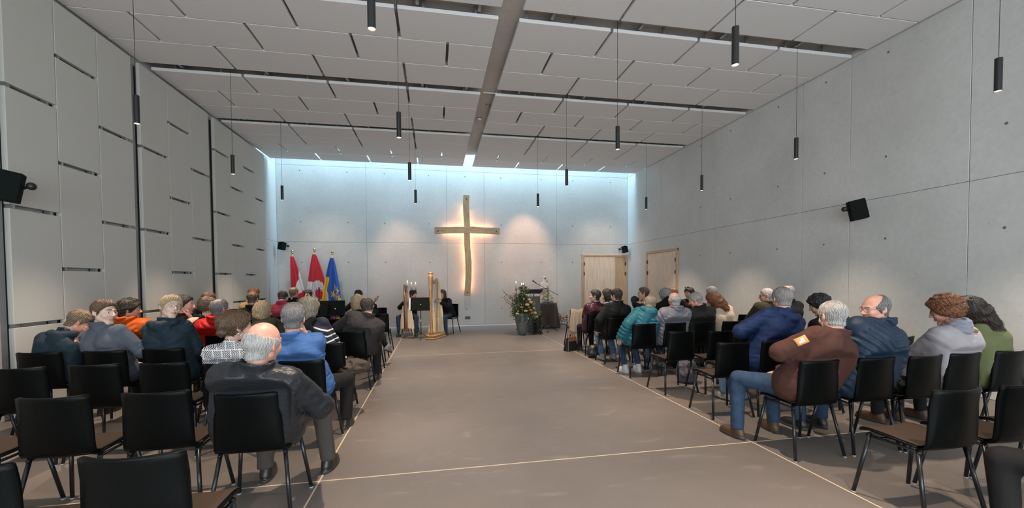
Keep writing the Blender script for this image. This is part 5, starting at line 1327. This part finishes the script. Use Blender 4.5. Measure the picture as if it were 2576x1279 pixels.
person('short grey haired man in a black jacket leaning in to talk', (4.12, 5.95), (4.019, 5.84, 1.161), (42, -22, 0), skn='pink', hair=('crop', 'grey'), top=C_BLK2, style='coat', pants=C_DKT, shoe=M_SHB, lod=1, seed=33, girth=1.15, collar=2)
person('woman with long auburn hair in a cream sweater', (4.62, 5.95), (4.384, 5.90, 1.145), (34, -18, -26), g='f', hair=('long', 'auburn'), top=C_CREAM, style='sweater', pants=C_DKT, shoe=M_SHG, lod=1, seed=34, collar=0, girth=1.1)
person('white haired person behind the auburn haired woman by the right wall', (5.18, 6.92), (5.116, 6.94, 1.220), (30, -10, 0), skn='pink', hair=('short', 'white'), top=C_QUILT, style='coat', pants=C_DKT, shoe=M_SHB, lod=2, seed=35)
person('young man in a black overcoat and jeans, feet tucked back, right aisle', (3.12, 6.92), (3.161, 6.86, 1.204), (26, -4, 0), hair=('short', 'dark'), top=C_BLK, style='coat', pants=C_JEANL, shoe=M_SHG, arms=('side', 'lap'), legs='tuck', lod=1, seed=36, girth=1.12, collar=2, hem=.14)
person('dark haired woman in a pale top just behind the black overcoat', (3.55, 7.85), (3.393, 7.79, 1.168), (52, -6, 0), g='f', hair=('bob', 'dark'), top=C_WHITE, style='sweater', pants=C_DKT, shoe=M_SHB, lod=2, seed=37)
person('person in a black coat with big hood before the right oak door', (4.14, 6.92), (4.087, 6.82, 1.19), (-4, -6, 0), hair=('fluffy', 'grey'), top=C_BLK, style='coat', pants=C_DKT, shoe=M_SHB, lod=1, seed=38, girth=1.05, collar=2, extra=[('hood', C_BLK, -.12, 1.7)])
person('man with glasses in profile holding his hand to his chin', (4.16, 7.85), (4.18, 7.79, 1.204), (66, 0, 0), skn='fair', hair=('short', 'brown'), top=C_BLK2, style='coat', pants=C_DKT, shoe=M_SHB, arms=('chin', 'lap'), lod=1, seed=39, extra=[('glasses', M_FRAME)])
person('woman facing left with sunglasses pushed up on her head and a blue scarf', (5.20, 7.85), (5.223, 7.80, 1.191), (110, -8, 0), g='f', skn='pink', hair=('bun', 'dark'), top=C_BLK, style='coat', pants=C_DKT, shoe=M_SHB, lod=1, seed=40, extra=[('glasses', M_FRAME, 1, True), ('scarf', C_BLUE)])
person('woman with short dark hair and glasses in a burgundy leather jacket', (3.10, 7.82), (3.105, 7.72, 1.168), (62, 4, 0), g='f', hair=('short', 'dark'), top=C_BURG, style='leather', pants=C_DKT, shoe=M_SHB, lod=1, seed=41, girth=1.15, collar=1, extra=[('glasses', M_FRAME_M)])
person('person with orange brown hair peeping out behind the black hood', (4.68, 7.85), (4.815, 7.80, 1.178), (60, -6, 0), g='f', hair=('fluffy', 'auburn'), top=C_BLK, style='coat', pants=C_DKT, shoe=M_SHB, lod=2, seed=42)
person('person in a khaki jacket and dark trousers cut off by the lower right picture edge', (3.28, 1.28), (3.50, 1.18, 1.25), (0, -4, 0), hair=('short', 'dark'), top=C_KHAKI, style='coat', pants=C_DKT, shoe=M_SHBR, arms=('knee', 'knee'), legs='spread', lod=1, seed=43)
# ------------------------------------------------------------------ performers, facing the audience
person('dark haired girl in a white top facing the room beside the round flag emblem', (-3.05, 10.9), (-3.05, 10.80, 1.172), (180, -10, 0), face=180, g='f', skn='pale', hair=('bun', 'dark'), top=C_WHITE, style='shirt', pants=C_DKT, shoe=M_SHB, arms=('lap', 'elbow_out'), lod=1, seed=50, collar=0)
person('cellist with dark tied back hair playing a red brown cello', (-1.90, 10.95), (-1.90, 10.88, 1.150), (160, -10, 0), face=175, g='f', skn='pale', hair=('bun', 'dark'), top=C_BLK, style='sweater', pants=C_DKT, shoe=M_SHB, arms=((-.25, .26, 1.02), (.34, .42, .74)), legs='spread', lod=1, seed=51, collar=0)
person('harpist in black with dark pinned up hair looking to the right', (-.72, 11.85), (-.60, 11.78, 1.109), (-112, -8, 0), face=176, g='f', skn='pale', hair=('bun', 'black'), top=C_BLK, style='blazer', pants=C_JEAN, shoe=M_SHB, arms=((-.16, .42, .95), (.05, .38, .9)), legs='spread', lod=1, seed=52, collar=0)
person('long haired harpist in black mostly hidden behind the tall concert harp', (.36, 11.72), (.19, 11.65, 1.11), (150, -10, 0), face=150, g='f', skn='pale', hair=('long', 'brown'), top=C_BLK, style='coat', pants=C_JEAN, shoe=M_SHB, arms=((.0, .42, .9), (.12, .40, .95)), legs='flat', lod=1, seed=53, collar=0)

# ------------------------------------------------------------------ chairs
LR = [(2.08, 'front'), (3.04, ''), (4.05, ''), (5.03, ''), (6.04, ''), (7.05, ''), (8.05, ''), (9.0, '')]
word = ['first', 'second', 'third', 'fourth', 'fifth', 'sixth', 'seventh', 'eighth']
colsL = [-1.14, -1.71, -2.26, -2.80, -3.32, -3.86]; colsR = [3.09, 3.62, 4.14, 4.66, 5.18, 5.70]
LY = {0: [2.07]*6, 1: [2.98, 3.12, 3.12, 3.14, 3.14, 3.14], 2: [4.02, 4.04, 4.16, 4.20, 4.18, 4.16], 3: [5.03, 5.03, 5.08, 5.06, 4.98, 5.10], 4: [6.05]*6, 5: [7.05]*6, 6: [8.05]*6, 7: [9.0]*6}
LXo = {0: -.045, 1: 0, 2: 0, 3: .0, 4: 0}
for r in range(8):
    for c in range(6):
        x = colsL[c]+LXo.get(r, 0); y = LY[r][c]
        if r == 1 and c == 1: x = -1.72
        if r == 0 and c > 2: continue
        rz = RNG.uniform(-2.5, 2.5)
        for (sx, sy, fc) in SEATS:
            if fc == 0 and abs(sx-x) < .26 and abs(sy-y) < .3: x, y, rz = sx, sy, 0
        chair(x, y, rz, 'black stacking chair, left block, %s row from the camera, %s seat from the aisle' % (word[r], word[c]))
RY = {0: [2.14]*6, 1: [3.04, 3.06, 3.02, 3.02, 3.02, 3.02], 2: [4.03, 3.93, 3.95, 3.97, 3.97, 3.97], 3: [4.98, 4.90, 4.92, 4.95, 4.95, 4.95], 4: [5.97, 5.82, 5.85, 5.9, 5.9, 5.9], 5: [6.92]*6, 6: [7.84]*6, 7: [8.72]*6}
for r in range(8):
    for c in range(6):
        if r == 0 and c > 2: continue
        if r == 7 and c > 1: continue
        x = colsR[c]; y = RY[r][c]
        rz = RNG.uniform(-2.5, 2.5)
        for (sx, sy, fc) in SEATS:
            if fc == 0 and abs(sx-x) < .26 and abs(sy-y) < .3: x, y, rz = sx, sy, 0
        chair(x, y, rz, 'black stacking chair, right block, %s row from the camera, %s seat from the aisle' % (word[r], word[c]))
chair(3.28, 1.28, 0, 'black stacking chair of the khaki jacket person at the lower right picture edge')
chair(-3.05, 10.92, 180, 'black stacking chair of the girl in white on the stage')
chair(-1.90, 10.98, 175, 'black stacking chair of the cellist')
chair(-1.42, 10.6, 170, 'empty dark chair between the cellist and the lever harp')
chair(-.72, 11.88, 176, 'black stacking chair of the harpist beside the lever harp')
chair(.38, 11.76, 150, 'black stacking chair of the long haired harpist')

# ------------------------------------------------------------------ cello
M_CEL = mat('cello_varnish', (.16, .035, .012), .25, col2=(.30, .09, .03), nscale=5, stretch=(8, 8, 1)); M_EBO = mat('ebony', (.01, .008, .008), .3)
ce_ = thing('cello', (-2.02, 10.42, .12), label='red brown cello leaning against its player, scroll up to the right', cat='cello')
ax = Matrix.Rotation(radians(32), 4, 'Y') @ Matrix.Rotation(radians(-16), 4, 'X')
def cello_f(P):
    x, y, z = P.T
    w1 = d_ell(P, (0, 0, .24), (.215, .20, .20)); w2 = d_ell(P, (0, 0, .58), (.165, .20, .155)); d = smin(w1, w2, .05)
    d = smax(d, np.abs(y+.004*0)-.052, .012)
    PS = P.copy(); PS[:, 0] = np.abs(P[:, 0]); d = smax(d, -d_cone(PS, (.215, -.2, .43), (.215, .2, .43), .085, .085)[0], .01); return d
P, Q = field(cello_f, (-.24, -.08, .02), (.24, .08, .77), .010)
o = obj('body', npmesh('body', P, Q, [M_CEL]), ce_); o.matrix_local = ax
for nm, mb in (('neck', MB().tube([(0, -.06, .70), (0, -.055, 1.06), (0, -.03, 1.16)], .015, 10, rs=[.022, .016, .014])), ('scroll', MB().ball((0, -.02, 1.19), .034, 14, sx=.6)), ):
    o = mb.build(nm, M_CEL, ce_); o.matrix_local = ax
for nm, mb in (('fingerboard', MB().box(-.02, .02, -.088, -.072, .38, 1.02)), ('bridge', MB().box(-.04, .04, -.10, -.055, .33, .336)), ('tailpiece', MB().box(-.018, .018, -.085, -.07, .08, .28)), ('tuning_pegs', MB().tube([(-.05, -.04, 1.09), (.05, -.04, 1.09)], .006, 8).tube([(-.05, -.035, 1.13), (.05, -.035, 1.13)], .006, 8)), ('endpin', MB().tube([(0, 0, .05), (0, 0, -.13)], .005, 8))):
    o = mb.build(nm, M_EBO, ce_); o.matrix_local = ax
bw = tag(MB().tube([(-2.28, 10.35, .80), (-1.72, 10.30, .72)], .005, 6).build('cello_bow', M_TWIG), 'cello bow held across the strings by the cellist', 'bow')
gh = tag(MB().tube([(-2.86, 10.42, .90), (-2.98, 10.40, 1.13), (-2.94, 10.40, 1.22)], .007, 8, rs=[.010, .007, .012]).build('violin_bow', M_BLACK), 'thin dark bow held up by the girl in white', 'bow')

# ------------------------------------------------------------------ statue
M_STAT = mat('painted_plaster', (.72, .66, .58), .5, noise=.08, nscale=12, bump=.1, bscale=40)
def stat(P):
    d = d_cone(P, (0, 0, 0), (0, 0, .34), .135, .10)[0]; d = smin(d, d_cone(P, (0, 0, .34), (0, .0, .56), .10, .075)[0], .04)
    d = smin(d, d_ell(P, (.005, -.0, .745), (.040, .044, .052)), .02); d = smin(d, d_cone(P, (0, .01, .60), (0, .02, .76), .07, .050)[0], .03)   # head under a veil
    d = smin(d, d_cone(P, (-.09, .01, .56), (-.115, -.03, .42), .042, .038)[0], .02); d = smin(d, d_cone(P, (-.115, -.03, .42), (.02, -.10, .44), .036, .024)[0], .02)
    d = smin(d, d_cone(P, (.09, .01, .56), (.10, -.04, .44), .040, .036)[0], .02)
    d = smin(d, d_ell(P, (.065, -.075, .52), (.045, .045, .075)), .012); d = smin(d, d_ell(P, (.060, -.075, .635), (.030, .032, .036)), .006)
    d = smax(d, -d_ell(P, (.008, -.055, .742), (.026, .020, .034)), .006); d = smin(d, d_ell(P, (.008, -.030, .742), (.024, .026, .034)), .004)
    a = np.arctan2(P[:, 0], P[:, 1]); return np.maximum(d+.005*np.sin(a*13+P[:, 2]*9)*np.clip((.45-P[:, 2])*6, 0, 1)+.002*wr(P, 9, 2, 3), -P[:, 2])
P, Q = field(stat, (-.17, -.17, -.02), (.17, .17, .84), .0085)
P = relax(P, Q, 1); C = P[Q].mean(1)
st_ = thing('statue', (3.36, 12.47, .80), 0, 'pale painted statue of a veiled woman holding a child on the cloth covered table', 'statue')
mi = ((C[:, 2] < .44) & (C[:, 0]+.3*C[:, 2] > -.02)).astype(int)
mi[(((C-np.array([.008, -.05, .735]))/np.array([.032, .05, .042]))**2).sum(1) < 1] = 2
mi[(((C-np.array([.060, -.06, .650]))/np.array([.034, .05, .026]))**2).sum(1) < 1] = 2
obj('figure', npmesh('figure', P, Q, [M_STAT, mat('painted_plaster_robe', (.42, .34, .26), .5, noise=.1, nscale=12), mat('painted_face', (.36, .22, .14), .5)], mi), st_)
MB().lathe([(.13, -.012), (.13, .02), (.11, .03)], 24).build('plinth', M_STAT, st_)

# ------------------------------------------------------------------ bags and coats
M_BAGB = mat('black_bag_leather', (.016, .014, .014), .35, bump=.25, bscale=90)
hb_ = thing('handbag', (2.80, 8.28, 0), .5, 'black handbag with tan leather flap standing at the right aisle line', 'bag')
MB().add([(-.17,-.08,0),(.17,-.08,0),(.17,.08,0),(-.17,.08,0),(-.115,-.035,.27),(.115,-.035,.27),(.115,.035,.27),(-.115,.035,.27)], [(0,3,2,1),(4,5,6,7),(0,1,5,4),(1,2,6,5),(2,3,7,6),(3,0,4,7)]).build('bag_body', M_BAGB, hb_, bevel=.012)
MB().add([(-.125,-.052,.20),(.125,-.052,.20),(.12,-.04,.285),(-.12,-.04,.285),(.12,.04,.285),(-.12,.04,.285)], [(0,1,2,3),(3,2,4,5)]).build('flap', C_STRAP, hb_)
for y in (-.03, .03): MB().tube([(-.08, y, .27), (-.075, y*1.2, .36), (0, y*1.3, .41), (.075, y*1.2, .36), (.08, y, .27)], .007, 8).build('handle', C_STRAP, hb_)
mb = MB(); mb.tube([(.14+.03*cos(a), -.06, .16+.04*sin(a)) for a in [2*pi*k/16 for k in range(17)]], .005, 6, caps=False); mb.build('ring_charm', C_STRAP, hb_)
def soft(name, fn, lo, hi, h, m, loc, rz, label, cat, **kw):
    P, Q = field(fn, lo, hi, h); return tag(obj(name, npmesh(name, relax(P, Q, 1), Q, [m]), None, loc, (0, 0, rz)), label, cat, **kw)
soft('handbag', lambda P: smax(smin(d_ell(P, (0, 0, .10), (.19, .11, .15)), np.sqrt((np.sqrt(P[:, 0]**2+(P[:, 2]-.22)**2)-.11)**2+P[:, 1]**2)-.008, .02), -(P[:, 2]-.004), .01)+.005*wr(P, 6, 1), (-.22, -.14, -.02), (.22, .14, .36), .012, M_BAGB, (3.02, 7.45, 0), .2, 'soft black bag under the chair of the woman in burgundy', 'bag')
soft('backpack', lambda P: smax(smin(d_ell(P, (0, 0, .16), (.16, .11, .20)), d_ell(P, (0, -.09, .12), (.11, .06, .10)), .02), -(P[:, 2]-.004), .01)+.006*wr(P, 7, 2), (-.2, -.18, -.02), (.2, .14, .38), .012, cloth('pale_patterned_bag', (.13, .12, .15), .7, noise=.7, nscale=24), (3.55, 5.35, 0), 0, 'grey patterned bag on the floor under the quilted jacket man', 'bag')
# coat laid over the foremost right chair
vs = []; NU, NV = 34, 48
path = [(-.150, .50), (-.165, .60), (-.185, .72), (-.205, .80), (-.225, .842), (-.262, .846), (-.280, .80), (-.290, .70), (-.298, .58), (-.305, .46), (-.310, .36)]
for j in range(NV+1):
    q = j/NV*(len(path)-1); i0 = min(int(q), len(path)-2); f_ = q-i0; y = path[i0][0]*(1-f_)+path[i0+1][0]*f_; z = path[i0][1]*(1-f_)+path[i0+1][1]*f_
    dn = max(0, .82-z); s_ = -1 if j < NV*.45 else 1
    for i in range(NU+1):
        u = -1+2*i/NU; x = u*(.235+.12*dn)-.05*dn*s_
        fo = dn*(.05*sin(u*9+1.0*s_)+.03*sin(u*17+z*9)); 
        vs.append((x, y-s_*(abs(fo)+.006)-.02*dn*s_*(u < -.6), z-.10*dn*(u < -.3)*(-.3-u)*2+.012*sin(u*6)))
fs = [(j*(NU+1)+i, j*(NU+1)+i+1, (j+1)*(NU+1)+i+1, (j+1)*(NU+1)+i) for j in range(NV) for i in range(NU)]
me = MB().add(vs, fs, 0, True).mesh('folded_coat', mat('beige_trench_cloth', (.34, .27, .20), .8, bump=.2, bscale=200))
co = tag(obj('folded_coat', me, None, (3.09, 8.72, 0)), 'beige trench coat hung over the back of the frontmost right aisle chair', 'coat'); md = co.modifiers.new('s', 'SOLIDIFY'); md.thickness = .006
soft('folded_coat', lambda P: smax(d_ell(P, (0, 0, 0), (.22, .19, .10)), -(P[:, 2]+.045), .01)+.034*(np.abs(wr(P, 7.5, 6))-.4), (-.28, -.26, -.08), (.28, .26, .16), .012, cloth('brown_grey_lining', (.075, .055, .042), .6), (-.98, 4.98, .505), .3, 'crumpled brown and black jacket beside the striped sweater on the left aisle', 'coat')
soft('folded_coat', lambda P: smax(d_ell(P, (0, 0, 0), (.21, .18, .09)), -(P[:, 2]+.04), .01)+.034*(np.abs(wr(P, 7.5, 9))-.4), (-.28, -.26, -.08), (.28, .26, .16), .012, C_BLK, (4.14, 3.05, .50), .1, 'black jacket lying on the empty chair between navy puffer and grey coat', 'coat')
# phone in a hand on the left
tag(B(-.035, .035, -.07, .07, -.004, .004).build('phone', mat('phone_case', (.5, .42, .55), .3), None, (-2.66, 5.16, .80), (.5, .2, .3)), 'pale pink phone by the fleece man beside the parka', 'phone')
